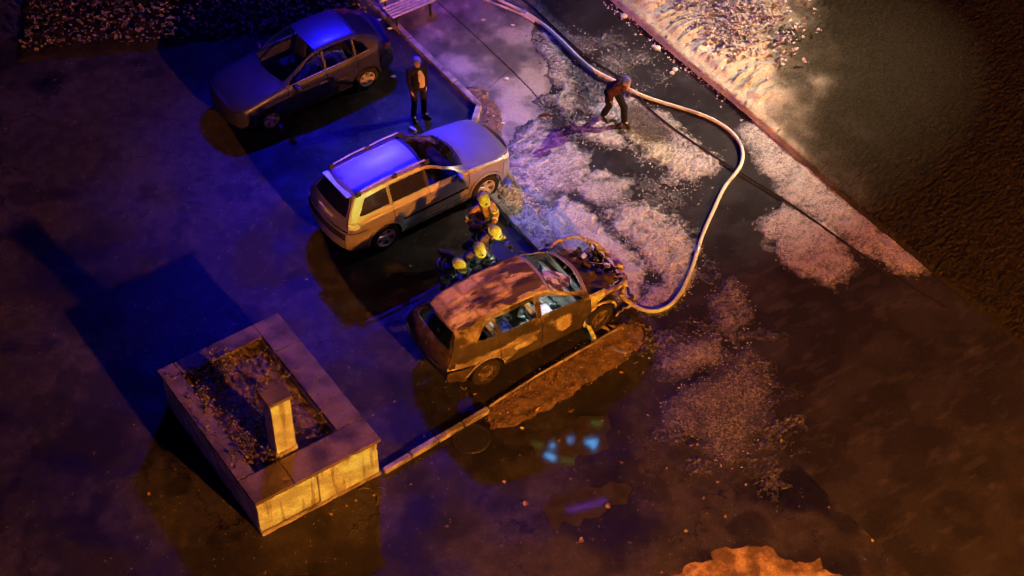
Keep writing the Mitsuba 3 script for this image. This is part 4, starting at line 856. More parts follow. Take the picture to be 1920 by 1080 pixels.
C2.panel('front_apron', gap(sg.box(.80, 4.36, S2.u1, 11.64).difference(sg.box(.86, 4.38, 1.98, 11.62)), .001), 'navy_paint', push=-.004, dv=.25)
C2.panel('windscreen', sg.Polygon([(.78, 5.3), (-.12, 5.6), (-.12, 10.4), (.78, 10.7)]), 'pane', push=-.004, th=.005, dv=.25)
C2.panel('windscreen_frame', sg.box(-.18, 5.5, .86, 10.5).difference(sg.Polygon([(.78, 5.3), (-.12, 5.6), (-.12, 10.4), (.78, 10.7)])), 'navy_paint', push=-.004, dv=.25)
C2.panel('roof', gap(sg.box(-1.16, 5.5, -.18, 10.5), .003), 'navy_paint', dv=.25)
rw2 = sg.Polygon([(-1.22, 5.55), (-1.76, 5.35), (-1.76, 10.65), (-1.22, 10.45)])
C2.panel('rear_window_glass', rw2, 'dark_glass', push=-.002, th=.006, dv=.25)
C2.panel('tailgate', gap(sg.box(S2.u0, 5.0, -1.17, 11.0).difference(rw2), .003), 'navy_paint', dv=.25)
rc2, fc2 = S2.cap(-1, [.08, .11, .09, .06, .05, .03]), S2.cap(1, [.10, .15, .15, .12, .10, .06])
C2.panel('boot_lid', gap(sg.box(-1, 2.6, 1, 7.8), .003), 'navy_paint', fn=rc2, du=.12)
C2.panel('rear_bumper', gap(sg.box(-1, .2, 1, 2.55), .003), 'navy_paint', fn=rc2, push=.01, du=.12)
C2.panel('front_bumper', gap(sg.box(-1, .2, 1, 7.8), .003), 'navy_paint', fn=fc2, du=.12)
inner_body(C2, -1.9, 1.9, wx=(1.28, -1.28), arch=.37, zf=.26, half=.58)
for x, y in ((1.28, .735), (1.28, -.735), (-1.28, .735), (-1.28, -.735)): wheel(C2, x, y, .305, .305, 'spokes', w=.2)
for y in (.36, -.36): seat(C2, .05, y, .48, 'cabin_trim')
seat(C2, -.75, 0, 1.15, 'cabin_trim', 'rear_bench')

# ---------------------------------------------------------------- the burnt-out car
BURNT = [
 (2.10, [(.62,.30),(.72,.40),(.74,.62),(.72,.80),(.66,.88),(.56,.92),(.42,.94),(.2,.955),(0,.96)]),
 (1.6,  [(.80,.25),(.885,.4),(.905,.65),(.88,.90),(.80,.98),(.66,1.02),(.48,1.045),(.24,1.06),(0,1.065)]),
 (1.15, [(.82,.24),(.89,.4),(.91,.65),(.885,.95),(.82,1.03),(.72,1.07),(.54,1.10),(.27,1.115),(0,1.12)], [0,0,0,0,0,0,.04,.11,.14]),
 (.65,  [(.82,.24),(.89,.4),(.91,.65),(.885,.96),(.815,1.045),(.68,1.30),(.60,1.345),(.3,1.375),(0,1.385)], [0,0,0,0,0,0,.03,.09,.11]),
 (.22,  [(.82,.24),(.89,.4),(.91,.65),(.885,.965),(.81,1.05),(.635,1.50),(.56,1.56),(.3,1.595),(0,1.605)], [0,0,0,0,0,0,.02,.06,.08]),
 (-.15, [(.82,.24),(.89,.4),(.91,.65),(.885,.97),(.81,1.06),(.628,1.545),(.555,1.605),(.3,1.64),(0,1.65)]),
 (-.9,  [(.82,.24),(.89,.4),(.91,.65),(.885,.985),(.805,1.08),(.618,1.53),(.545,1.595),(.3,1.63),(0,1.64)]),
 (-1.45,[(.82,.26),(.89,.42),(.91,.68),(.88,1.0),(.80,1.11),(.60,1.475),(.525,1.54),(.29,1.575),(0,1.585)]),
 (-1.72,[(.80,.30),(.87,.46),(.89,.72),(.86,1.01),(.775,1.13),(.575,1.42),(.50,1.485),(.28,1.52),(0,1.53)], [-.10,-.12,-.12,-.10,-.07,0,.0,.0,.0]),
 (-1.80,[(.72,.36),(.79,.50),(.81,.74),(.785,1.01),(.71,1.13),(.54,1.395),(.475,1.46),(.27,1.495),(0,1.505)], [-.30,-.38,-.40,-.30,-.20,-.02,.0,-.0,-.0]),
]
BK = root('burnt_car', 'burnt-out car with charred roof, empty windows and wrecked front end', 'car')
for u_, q_, *_r in BURNT:
    q_[3] = (q_[3][0], q_[3][1] + .05); q_[4] = (q_[4][0], q_[4][1] + .06)
    if u_ > 1: q_[5:] = [(a_, b_ + .05) for a_, b_ in q_[5:]]
S3 = Surf(BURNT, xs=1.035); C3 = Car(BK, S3, (0.175, 25.97), 0.562, z=-0.02)
BX, BR = 1.37, 0.34
arch3 = unary_union([S3.poly_xz(circle(x, .32, .43)) for x in (BX, -BX)])
lip3 = S3.poly_xz(circle(-BX, .32, .47)).difference(arch3)
wf = sg.Polygon([(.98, 4.16), (.02, 4.16), (.02, 4.88), (.36, 4.86), (.92, 4.62)])
wr = sg.Polygon([(-.12, 4.16), (-.92, 4.16), (-1.02, 4.86), (-.12, 4.88)])
wq = sg.Polygon([(-1.0, 4.18), (-1.10, 4.82), (-1.25, 4.78), (-1.46, 4.28), (-1.38, 4.18)])
fd3 = sg.Polygon([(1.14, 1.1), (-.04, 1.1), (-.04, 4.99), (.42, 4.98), (1.02, 4.66), (1.14, 4.0)])
rd3 = sg.Polygon([(-.04, 1.1), (-1.02, 1.1), (-1.06, 4.99), (-.04, 4.99)])
fe3 = sg.Polygon([(1.14, 1.1), (1.12, 4.36), (1.55, 4.36), (1.50, 2.9), (1.30, 2.6), (1.20, 1.6)])
rb3 = sg.Polygon([(-2.5, .2), (-2.5, 2.3), (-1.62, 2.2), (-1.6, .2)])
full3 = sg.box(S3.u0, .3, 1.14, 5.5)
wins = unary_union([wf, wr, wq])
D = (0.02, 3.0, 1.0)
for sd in (-1, 1):
    C3.panel('front_door', gap(fd3.difference(wf).difference(arch3), .007), 'burnt_paint', sd, dent=D)
    C3.panel('rear_door', gap(rd3.difference(wr).difference(arch3).difference(lip3), .007), 'burnt_paint', sd, dent=D)
    C3.panel('body_side', gap(full3.difference(unary_union([fd3, rd3, rb3, wins, lip3])).difference(arch3), .004), 'burnt_paint', sd, dent=D)
    C3.panel('rear_arch_lip', lip3.intersection(full3), 'burnt_paint', sd, push=.012, th=.03)
    C3.panel('rear_bumper_stub', gap(sg.Polygon([(-2.5, .9), (-2.5, 1.9), (-2.0, 2.15), (-1.66, 2.1), (-1.64, .6)]).intersection(sg.box(S3.u0, 0, 3, 6)).difference(arch3)), 'charred', sd, dent=(.03, 4, 3))
    C3.panel('drip_rail', sg.box(-1.30, 5.20, .30, 5.34), 'burnt_paint', sd, push=.012, th=.02)
    C3.put('door_handle', rbox((.12, sd * .90, .88), (.16, .03, .03), .012), 'charred', 40)
C3.panel('front_fender', gap(fe3.difference(arch3)), 'rusted_metal', -1, dent=(.02, 3, 2))
C3.panel('front_fender', gap(fe3.difference(arch3)), 'rusted_metal', 1, dent=(.03, 3, 5))
rp, rf = sg.box(-1.86, 5.52, .26, 10.48), None
def roof_fn(u, v):
    p = S3.at(u, v); bow = 0.5 - 0.5 * np.cos(2 * np.pi * p[:, 0] / 0.42); bowy = 0.5 - 0.5 * np.cos(2 * np.pi * (p[:, 1] / 0.36 + 0.5))
    p = p.copy(); edge = np.clip((0.55 - np.abs(p[:, 1])) / 0.12, 0, 1)
    p[:, 2] -= 0.022 * bow * bowy * edge + 0.028 * edge * meshkit.fbm(p * 3.1, 3, 8); return p
vv_, ff_ = clip_grid(gap(rp, .003), .045, .12)
p3 = roof_fn(vv_[:, 0], vv_[:, 1])
c_ = np.cross(p3[ff_[:, 1]] - p3[ff_[:, 0]], p3[ff_[:, 2]] - p3[ff_[:, 0]])
if c_[:, 2].sum() < 0: ff_ = ff_[:, ::-1]
m_, u_ = sheet(p3, ff_, .012, p3[:, :2])
C3.put('roof', m_, 'burnt_roof_metal', True, u_, label='charred brown and rust roof with soot lines along its ribs')
ws = sg.Polygon([(1.06, 5.45), (.30, 5.62), (.30, 10.38), (1.06, 10.55)])
C3.panel('windscreen_frame', sg.box(.24, 5.0, 1.16, 11.0).difference(ws), 'burnt_paint', push=-.002, dv=.25, label='bare scorched windscreen frame')
shard = [sg.Polygon([(.34, 8.2), (.55, 8.0), (.95, 8.9), (.80, 9.6), (.34, 9.9)]), sg.Polygon([(.32, 9.9), (.62, 9.7), (.70, 10.30), (.32, 10.36)])]
C3.panel('windscreen_shards', shard, 'ash', push=-.02, th=.008, dv=.25, dent=(.05, 4, 2), label='crazed whitish remains of the windscreen')
rc3 = S3.cap(-1, [.06, .08, .08, .05, .04, .02])
rw3 = sg.Polygon([(-.88, 4.05), (.88, 4.05), (.84, 5.5), (-.84, 5.5)])
C3.panel('tailgate', gap(sg.box(-.98, 2.4, .98, 5.9).difference(rw3), .004), 'charred', fn=rc3, du=.12, dent=(.015, 3, 2))
C3.panel('tailgate_top', gap(sg.box(-1, 5.5, 1, 7.8), .003), 'burnt_paint', fn=rc3, du=.12)
C3.panel('rear_beam', sg.box(-.95, .9, .95, 1.7), 'charred', fn=rc3, push=-.05, du=.12, th=.05, dent=(.02, 4, 1))
C3.put('tail_lamp_remains', cat(*[rbox((-2.14 + .05 * j, sd * (.80 + .02 * j), .90 + .03 * j), (.10, .08, .10), .02, rz=j) for sd in (-1, 1) for j in range(2)]), 'charred', 40)
# inside: floor, seats burnt to their frames and powdered with ash, dashboard frame, pillars' trim
inner_body(C3, -1.75, 1.15, mt='charred', wx=(BX, -BX), arch=.44, half=.58)
C3.put('bulkhead', rbox((1.12, 0, .68), (.05, 1.5, .74), .02), 'charred', 40)
for y in (.38, -.38):
    seat(C3, .28, y, .50, 'ash', 'front_seat'); headrest(C3, .28, y, 'ash')
seat(C3, -.66, 0, 1.25, 'ash', 'rear_bench')
C3.put('dashboard_frame', cat(tube([(.92, -.72, .92), (.92, 0, .95), (.92, .72, .92)], .045, 8), rbox((.98, 0, .78), (.16, 1.25, .20), .04), tube([(.60, .38 + .18 * math.cos(t), .98 + .16 * math.sin(t)) for t in np.linspace(0, 6.283, 25)], .016, 6)), 'charred', 40)
cr = np.random.default_rng(2)
C3.put('roof_lining_remains', cat(*[tube([(x, -.54, 1.52), (x + .02, 0, 1.56), (x, .54, 1.52)], .018, 6) for x in (-1.3, -.6, .1)]), 'charred', 40)
C3.put('ash_heap', cat(*[rbox((cr.uniform(-1.5, .8), cr.uniform(-.6, .6), .36 + cr.uniform(0, .08)), (cr.uniform(.1, .4), cr.uniform(.1, .3), .1), .04, rz=cr.uniform(0, 3)) for _ in range(16)]), 'ash', 40, kind='stuff')
C3.put('b_post_trim', rbox((-.05, -.74, 1.25), (.10, .04, .42), .015, rx=-.3), 'charred', 40)
mat('burnt_rim', mikit.proc(lambda p, n, uv: MIX((0.02, 0.016, 0.014), (0.11, 0.085, 0.06), SS(0.4, 0.7, F(p.x * 9, p.y * 9, p.z * 9, 3)))), 0.6)
# wheels on flattened tyres
for x, y in ((BX, .79), (BX, -.79), (-BX, .79), (-BX, -.79)):
    wheel(C3, x, y, .335, BR, 'steel', squash=1, tyre_mat='rubber', rim_mat='burnt_rim', yaw=(0.12 if x > 0 else 0))
# the wrecked front: wing rails, crossmembers, struts, engine and what is left of the bonnet
def strip(name, path, w, flat, mt='rusted_metal', wob=.02, seed=0, **kw):
    P = np.array(path, float); from scipy.interpolate import CubicSpline
    s = np.r_[0, np.cumsum(np.linalg.norm(np.diff(P, axis=0), axis=1))]; P = CubicSpline(s, P)(np.linspace(0, s[-1], int(s[-1] / .03)))
    P = P + (np.stack([meshkit.fbm(P * 5 + 3 * i, 3, seed + i) for i in range(3)], -1) - .5) * 2 * wob
    m = tube(P, w, 8, flat=flat); m.vertices = m.vertices + (meshkit.noise(m.vertices * 19, seed)[:, None] - .5) * w * .55
    C3.put(name, m, mt, 40, **kw)
strip('wing_rail', [(1.10, -.80, 1.04), (1.45, -.80, .98), (1.85, -.74, .88), (2.16, -.66, .80)], .06, .8, seed=1, label='bright rusted near-side wing rail over the wheel')
strip('wing_rail', [(1.10, .80, 1.06), (1.45, .86, 1.06), (1.85, .80, 1.0), (2.12, .64, .92)], .042, .6, wob=.07, seed=2)
strip('upper_crossmember', [(2.10, .68, .92), (2.26, .40, .86), (2.30, .0, .84), (2.24, -.38, .80), (2.14, -.66, .78)], .042, .7, wob=.06, seed=3)
strip('bumper_beam', [(2.06, .66, .52), (2.26, .35, .50), (2.34, 0, .50), (2.26, -.35, .48), (2.08, -.66, .46)], .06, 1.2, seed=4)
for j, (y, x) in enumerate(((.62, 2.12), (.25, 2.27), (-.2, 2.28), (-.62, 2.16))):
    strip('radiator_bar', [(x, y, .84), (x + .02, y + .02, .66), (x - .02, y, .48)], .032, .7, seed=10 + j)
strip('arch_edge', [(1.80, -.84, .42), (1.72, -.87, .62), (1.52, -.88, .77), (1.30, -.88, .79), (1.08, -.885, .68), (0.99, -.885, .45), (1.0, -.88, .30)], .026, 1.0, seed=20)
strip('chassis_rail', [(1.05, -.48, .52), (1.6, -.48, .50), (2.16, -.47, .50)], .06, 1.2, 'charred', seed=5)
strip('chassis_rail', [(1.05, .48, .52), (1.6, .48, .50), (2.16, .47, .50)], .06, 1.2, 'charred', seed=6)
C3.put('engine_block', smoothed(MF.batch_boolean([rbox((1.62, .08, .66), (.50, .58, .36), .05), rbox((1.55, -.12, .82), (.32, .40, .12), .03), rbox((1.80, .30, .62), (.20, .30, .26), .04), MF.cylinder(.10, .13, .13, 16).translate([1.72, -.28, .66])], manifold3d.OpType.Add), .05, 3), 'charred', 40)
C3.put('battery', rbox((1.66, .52, .74), (.28, .20, .22), .02, rz=.2), 'charred', 40)
C3.put('air_box', rbox((1.45, -.46, .80), (.30, .26, .20), .04, rz=.3), 'charred', 40)
for sd in (-1, 1):
    C3.put('strut_tower', cat(trimesh.creation.cylinder(.13, .32, sections=20).apply_translation([BX - .02, sd * .60, .76]), trimesh.creation.cylinder(.06, .06, sections=16).apply_translation([BX - .02, sd * .60, .94])), 'rusted_metal' if sd < 0 else 'charred', 30)
C3.put('radiator', rbox((2.16, 0, .62), (.05, 1.05, .34), .01, ry=.15), 'charred', 40)
for j in range(9):
    a = np.array([cr.uniform(1.2, 2.1), cr.uniform(-.6, .6), cr.uniform(.72, .95)]); b = a + cr.normal(0, .22, 3) * [1, 1, .3]
    C3.put('engine_pipe', tube([a, (a + b) / 2 + [0, 0, cr.uniform(.02, .12)], b], .018, 7, res=.04), 'rusted_metal' if j % 3 else 'ash', 40)
deb = []
for j in range(130):
    c0 = (cr.uniform(1.2, 2.2), cr.uniform(-.66, .66), cr.uniform(.58, .86)); s0 = cr.uniform(.03, .13)
    deb.append(rbox(c0, (s0, s0 * cr.uniform(.4, 1), s0 * cr.uniform(.2, .7)), s0 * .09, rz=cr.uniform(0, 3), ry=cr.uniform(-.6, .6), seg=6))
C3.put('engine_debris', cat(*deb[:90]), 'charred', 30, kind='stuff'); C3.put('engine_debris', cat(*deb[90:118]), 'rusted_metal', 30, kind='stuff'); C3.put('engine_debris', cat(*deb[118:]), 'ash', 30, kind='stuff')
rag = [(1.16, 4.6), (1.16, 11.1), (1.34, 11.0), (1.48, 10.2), (1.42, 9.4), (1.72, 8.6), (1.66, 7.6), (1.86, 6.8), (2.0, 5.8), (1.9, 4.9), (1.5, 4.6)]
bq = np.array(sg.Polygon([(x, 16 - v) for x, v in rag]).segmentize(.05).exterior.coords)[:-1]
bp = sg.Polygon(bq + np.c_[.16 * (meshkit.fbm(np.c_[bq * [9, 2.5], 0 * bq[:, :1]], 3, 4) - .5) * (bq[:, 0] > 1.2), 0 * bq[:, 0]]).buffer(0)
bp = max(bp.geoms, key=lambda g: g.area) if bp.geom_type == 'MultiPolygon' else bp
def bon_fn(u, v):
    p = S3.at(u, v).copy(); t = np.clip((p[:, 0] - 1.15) / .5, 0, 1)
    p[:, 2] += -.05 - .11 * t * (1 - np.abs(p[:, 1]) / .9) + .13 * (meshkit.fbm(p * 4.5, 4, 5) - .5) * 2 * (.3 + t) ; return p
v2, f2 = clip_grid(bp, .04, .15); q3 = bon_fn(v2[:, 0], v2[:, 1])
c_ = np.cross(q3[f2[:, 1]] - q3[f2[:, 0]], q3[f2[:, 2]] - q3[f2[:, 0]])
if c_[:, 2].sum() < 0: f2 = f2[:, ::-1]
m_, u_ = sheet(q3, f2, .01, q3[:, :2]); C3.put('bonnet_remains', m_, 'charred', True, u_, label='buckled remains of the burnt bonnet sagging over the engine')
C3.put('hanging_wing_end', smoothed(MF.hull_points(np.array([(1.02, -.90, .40), (1.10, -.90, .40), (1.06, -1.12, .05), (1.16, -1.14, .05), (1.02, -.86, .38), (1.12, -.86, .36), (1.08, -1.08, .04), (1.18, -1.10, .04)])), .04, 2), 'rusted_metal', 40, label='bent strip of the wing hanging to the ground')
br = []
for t in np.linspace(0, 1, 26):
    y = .70 - 1.38 * t + cr.normal(0, .02); x = 2.12 + .20 * (1 - (2 * t - 1) ** 2) + cr.normal(0, .03); s0 = cr.uniform(.05, .13)
    br.append(rbox((x, y, .84 - .06 * t + cr.normal(0, .03)), (s0, s0 * cr.uniform(.3, .9), s0 * cr.uniform(.3, 1.1)), s0 * .08, rz=cr.uniform(0, 3), ry=cr.uniform(-.7, .7), seg=6))
for _ in range(16):
    a = np.array([cr.uniform(1.5, 2.25), cr.uniform(-.72, .2), cr.uniform(.80, .95)]); br.append(tube([a, a + cr.normal(0, .09, 3) * [1, 1, .5], a + cr.normal(0, .16, 3) * [1, 1, .4]], [.02, .012], 6, flat=.4))
C3.put('bent_brackets', cat(*br), 'rusted_metal', 30, kind='stuff')
# scraps of the front lying on the ground
sr = np.random.default_rng(17)
def scrap(cx, cy, s, mt, label):
    a = sr.uniform(0, 3.1); pts = [(0, 0, .03)]
    for j in range(4): pts.append((pts[-1][0] + s * sr.uniform(.2, .4), pts[-1][1] + s * sr.normal(0, .12), .025 + sr.uniform(0, .05)))
    m = tube(pts, [s * .09, s * .14, s * .05], 7, flat=.45, res=.03); m.vertices = m.vertices + (meshkit.noise(m.vertices * 25, 3)[:, None] - .5) * s * .12
    put('car_scrap', place(m, (cx, cy), a), mt, 40, label=label, cat='debris', group='scraps of the burnt car on the ground')
for cx, cy, s, mt in ((2.04, 25.86, .34, 'rusted_metal'), (2.31, 25.91, .30, 'rusted_metal'), (2.32, 26.52, .25, 'ash'), (2.47, 26.73, .3, 'charred'), (2.26, 27.08, .32, 'charred'), (2.57, 27.02, .3, 'rusted_metal'), (1.64, 25.57, .2, 'rusted_metal'), (1.52, 25.33, .18, 'charred'), (2.52, 27.39, .26, 'charred'), (2.17, 26.29, .22, 'ash'), (-1.35, 24.48, .1, 'ash'), (-0.96, 24.27, .1, 'ash')):
    scrap(cx, cy, s, mt, 'twisted scrap of the burnt car lying on the ground beside it')

# ------------------------------------------------------------------ people
def unit(v): v = np.asarray(v, float); return v / (np.linalg.norm(v) + 1e-12)
def frame(look, up=(0, 0, 1)):
    x = unit(look); y = unit(np.cross(up, x)); return np.stack([x, y, np.cross(x, y)], 1)      # columns: forward, left, up
def ell(c, r, R=np.eye(3), seg=20):
    m = MF.sphere(1.0, seg).scale([float(v) for v in r])
    A = np.c_[R, np.asarray(c, float)]
    return m.transform(A)
def hand(w, d, palm_n, curl, left):
    """palm and five bent fingers; w wrist, d direction of the fingers, palm_n normal of the palm"""
    d = unit(d); n = unit(np.asarray(palm_n, float) - d * np.dot(palm_n, d)); s = np.cross(n, d) * (1 if left else -1)
    segs = []
    k = [w + d * .088 + s * o for o in (.030, .010, -.011, -.030)]
    for q in k: segs.append((w + d * .012, .021, q, .014))
    for q, L in zip(k, (.072, .080, .074, .058)):
        p, a = q, curl * .5
        for j, fr_ in enumerate((.45, .32, .23)):
            dd = d * math.cos(a) + n * math.sin(a); e = p + dd * L * fr_
            segs.append((p, .0095 - .0008 * j, e, .009 - .0008 * j)); p = e; a += curl * .8
    t0 = w + d * .03 + s * .026; t1 = t0 + unit(d * .7 + s * .75 + n * .25) * .038; t2 = t1 + unit(d * .9 + s * .15 + n * .4) * .030
    segs += [(t0, .014, t1, .011), (t1, .011, t2, .0095)]
    return segs
def person(key, label, xy, heading, J, cat_='person', top='turnout_tan', legs='turnout_dark', hat='helmet', tapes=True, bulk=1.0, skin='skin', glove=None, group=None, shirt=None, extras=None):
    k = root(key, label, cat_, group)
    Pl = lambda m: place(m, xy, heading)
    j = {a: np.asarray(b, float) for a, b in J.items()}
    hf = frame(j['look'], (0, 0, 1) if abs(unit(j['look'])[2]) < .9 else (1, 0, 0)); H = j['head']
    f = lambda a, b, c: H + hf @ np.array([a, b, c])
    # one continuous body with face, ears and hands
    body = [(j['pelvis'], .11, j['chest'], .12), (j['chest'], .12, (j['neck'] + j['chest']) / 2 + [0, 0, 0], .075), (j['neck'], .052, H - hf @ [0.01, 0, .06], .055)]
    for s in ('l', 'r'):
        body += [(j['neck'] * .8 + j['chest'] * .2, .06, j['sh_' + s], .055), (j['sh_' + s], .050, j['el_' + s], .040), (j['el_' + s], .039, j['wr_' + s], .027),
                 (j['pelvis'], .10, j['hip_' + s], .09), (j['hip_' + s], .080, j['kn_' + s], .055), (j['kn_' + s], .054, j['an_' + s], .040), (j['an_' + s], .040, j['toe_' + s], .030)]
        d = unit(j['wr_' + s] - j['el_' + s]); body += hand(j['wr_' + s], d, j.get('palm_' + s, np.array([0, -1.0 if s == 'l' else 1.0, .1])), j.get('curl', np.array(.5)).item(), s == 'l')
    b = caps(body, 12)
    head = MF.batch_boolean([ell(f(0, 0, .02), (.098, .077, .115), hf), MF.batch_hull([ell(f(.03, 0, -.06), (.06, .055, .05), hf, 12), ell(f(.06, 0, -.085), (.03, .035, .025), hf, 12)]),
                             MF.batch_hull([ell(f(.088, 0, .015), (.010, .010, .012), hf, 8), ell(f(.115, 0, -.022), (.012, .016, .010), hf, 8)]),
                             ell(f(.0, .078, -.005), (.022, .012, .032), hf, 10), ell(f(.0, -.078, -.005), (.022, .012, .032), hf, 10),
                             ell(f(.088, 0, -.058), (.010, .026, .008), hf, 8), ell(f(.088, .0, .036), (.012, .055, .008), hf, 8)], manifold3d.OpType.Add)
    head = head - ell(f(.098, .032, .018), (.014, .017, .010), hf, 8) - ell(f(.098, -.032, .018), (.014, .017, .010), hf, 8)
    put(k + '__body', Pl(smoothed(b + head, .018, 4)), skin, 40)
    for s in (1, -1): put(k + '__eye', Pl(ell(f(.082, s * .032, .018), (.012, .012, .010), hf, 10)), 'dark_void', True)
    # jacket and trousers over it
    g = bulk
    ja = [(j['pelvis'] + [0, 0, .02], .155 * g, j['chest'], .165 * g), (j['chest'] + [0, .05, 0], .13 * g, j['chest'] - [0, .05, 0], .13 * g), (j['chest'], .15 * g, j['neck'] * .7 + j['chest'] * .3, .09 * g)]
    for s in ('l', 'r'):
        wr = j['wr_' + s]; cuff = wr + (j['el_' + s] - wr) * .06
        ja += [(j['neck'] * .75 + j['chest'] * .25, .085, j['sh_' + s], .082 * g), (j['chest'], .12 * g, j['sh_' + s], .078 * g), (j['sh_' + s], .078 * g, j['el_' + s], .063 * g), (j['el_' + s], .063 * g, cuff, .050 * g)]
        ja += [(j['pelvis'] + [0, 0, .02], .14 * g, j['hip_' + s] * .8 + j['kn_' + s] * .2, .112 * g)]
    jm = smoothed(caps(ja, 16), .03, 5)
    jm.vertices = jm.vertices + jm.vertex_normals * ((meshkit.fbm(jm.vertices * 9, 4, 3) - .5) * .055)[:, None]
    put(k + '__jacket', Pl(jm), top, 50)
    tr = []
    for s in ('l', 'r'):
        tr += [(j['pelvis'] - [0, 0, .02], .135, j['hip_' + s], .11 * g), (j['hip_' + s], .108 * g, j['kn_' + s], .080 * g), (j['kn_' + s], .080 * g, j['an_' + s] * 1.0 + j['kn_' + s] * .0, .070 * g)]
    tm_ = smoothed(caps(tr, 16), .03, 5)
    tm_.vertices = tm_.vertices + tm_.vertex_normals * ((meshkit.fbm(tm_.vertices * 10, 3, 6) - .5) * .04)[:, None]
    put(k + '__trousers', Pl(tm_), legs, 50)
    for s in ('l', 'r'):
        a, t = j['an_' + s], j['toe_' + s]; d = unit(t - a)
        put(k + '__boot', Pl(smoothed(caps([(a + [0, 0, .03], .058, a - [0, 0, .03], .055), (a - [0, 0, .03], .052, t + d * .04, .042), (a - d * [.06, .06, 0] - [0, 0, .04], .04, t, .04)], 12), .02, 4)), 'black_plastic', 40)
        if glove:
            d = unit(j['wr_' + s] - j['el_' + s])
            hs = [(p, r + .005, q, r2 + .005) for p, r, q, r2 in hand(j['wr_' + s], d, j.get('palm_' + s, np.array([0, -1.0 if s == 'l' else 1.0, .1])), j.get('curl', np.array(.5)).item(), s == 'l')]
            put(k + '__glove', Pl(smoothed(caps(hs + [(j['wr_' + s], .036, j['wr_' + s] - d * .06, .046)], 10), .015, 2)), glove, 40)
    def band(name, p, q, t, r, w, mt):
        c = p + (q - p) * t; d = unit(q - p); ax = np.cross([0, 0, 1], d); R = frame(d, (0, 1, 0) if abs(d[1]) < .9 else (1, 0, 0))
        ring = trimesh.creation.revolve(np.array([(r - .01, -w / 2), (r, -w / 2), (r + .004, 0), (r, w / 2), (r - .01, w / 2), (r - .01, -w / 2)]), sections=28)
        v = ring.vertices; ring.vertices = c + v[:, 2:3] * R[:, 0] + v[:, 0:1] * R[:, 1] + v[:, 1:2] * R[:, 2]
        put(k + '__' + name, Pl(ring), mt, 40)
    if tapes:
        for s in ('l', 'r'):
            band('reflective_band', j['sh_' + s], j['el_' + s], .75, .0725 * g, .05, 'tape_yellow'); band('reflective_band', j['el_' + s], j['wr_' + s], .55, .0605 * g, .05, 'tape_silver')
            band('reflective_band', j['kn_' + s], j['an_' + s], .55, .0785 * g, .06, 'tape_yellow')
        band('reflective_band', j['pelvis'], j['chest'], .05, .168 * g, .06, 'tape_silver'); band('reflective_band', j['pelvis'], j['chest'], .62, .172 * g, .06, 'tape_yellow')
    if hat == 'helmet':
        dome = ell(f(-.012, 0, .055), (.148, .122, .125), hf, 32) - MF.cube([.6, .6, .4], True).transform(np.c_[hf, f(0, 0, -.165)])
        brim = MF.batch_hull([ell(f(-.03, 0, .035), (.165, .135, .012), hf, 32), ell(f(.05, 0, .042), (.135, .12, .010), hf, 32)])
        neckp = MF.batch_hull([ell(f(-.125, .06, -.01), (.02, .03, .05), hf, 10), ell(f(-.125, -.06, -.01), (.02, .03, .05), hf, 10), ell(f(-.06, .10, .0), (.02, .015, .05), hf, 10), ell(f(-.06, -.10, 0), (.02, .015, .05), hf, 10)]) - ell(f(0, 0, .0), (.118, .098, .14), hf, 20)
        hk = put(k + '__helmet', Pl(smoothed(dome + brim + neckp, .014, 3)), 'helmet_yellow', 40)
        put(hk + '__crest', Pl(MF.batch_hull([ell(f(.06, 0, .163), (.03, .012, .010), hf, 10), ell(f(-.02, 0, .182), (.05, .013, .012), hf, 10), ell(f(-.10, 0, .148), (.03, .012, .010), hf, 10)])), 'helmet_yellow', 40)
        put(hk + '__badge', Pl(MF.batch_hull([ell(f(.128, 0, .075), (.012, .03, .03), hf, 10), ell(f(.122, 0, .10), (.01, .02, .02), hf, 10)])), 'black_plastic', 40)
        put(hk + '__visor', Pl(MF.batch_hull([ell(f(.118, .05, .03), (.012, .03, .014), hf, 10), ell(f(.118, -.05, .03), (.012, .03, .014), hf, 10), ell(f(.138, 0, .03), (.012, .04, .014), hf, 10)])), 'black_plastic', 40)
        for s in (1, -1): put(hk + '__side_lamp', Pl(rbox(f(.03, s * .128, .04), (.06, .03, .03), .01)), 'black_plastic', 40)
        for s in (1, -1):
            sh = j['neck'] * .55 + j['sh_' + ('l' if s > 0 else 'r')] * .45; fwd = unit(np.cross(j['sh_l'] - j['sh_r'], j['neck'] - j['pelvis'])); up_ = unit(j['neck'] - j['pelvis'])
            lat = unit(j['sh_l'] - j['sh_r']) * s
            put(k + '__harness_strap', Pl(tube([j['pelvis'] + up_ * .10 + fwd * .17 * g + lat * .10, j['chest'] - up_ * .05 + fwd * .185 * g + lat * .09, sh + up_ * .02 + fwd * .11, sh + up_ * .075, sh + up_ * .02 - fwd * .11, j['chest'] - fwd * .18 * g + lat * .08], .022, 8, flat=.5, res=.04)), 'black_plastic', 40)
        cyl = [j['pelvis'] + up_ * .06 - fwd * .25 * g, j['chest'] + up_ * .06 - fwd * .25 * g]
        put(k + '__air_cylinder', Pl(smoothed(caps([(cyl[0], .075, cyl[1], .075), (cyl[1], .05, cyl[1] + up_ * .09, .03)], 18), .03, 2)), 'dark_steel', 40)
        put(k + '__collar', Pl(smoothed(caps([(j['neck'] - [0, 0, .02], .085, j['neck'] + unit(H - j['neck']) * .04, .078)], 16), .03, 2)), top, 40)
    elif hat == 'cap':
        put(k + '__cap', Pl(smoothed(ell(f(-.008, 0, .045), (.112, .090, .105), hf, 28) - MF.cube([.5, .5, .3], True).transform(np.c_[hf, f(0, 0, -.105)]), .016, 3)), 'cap_blue_and_lit', 40)
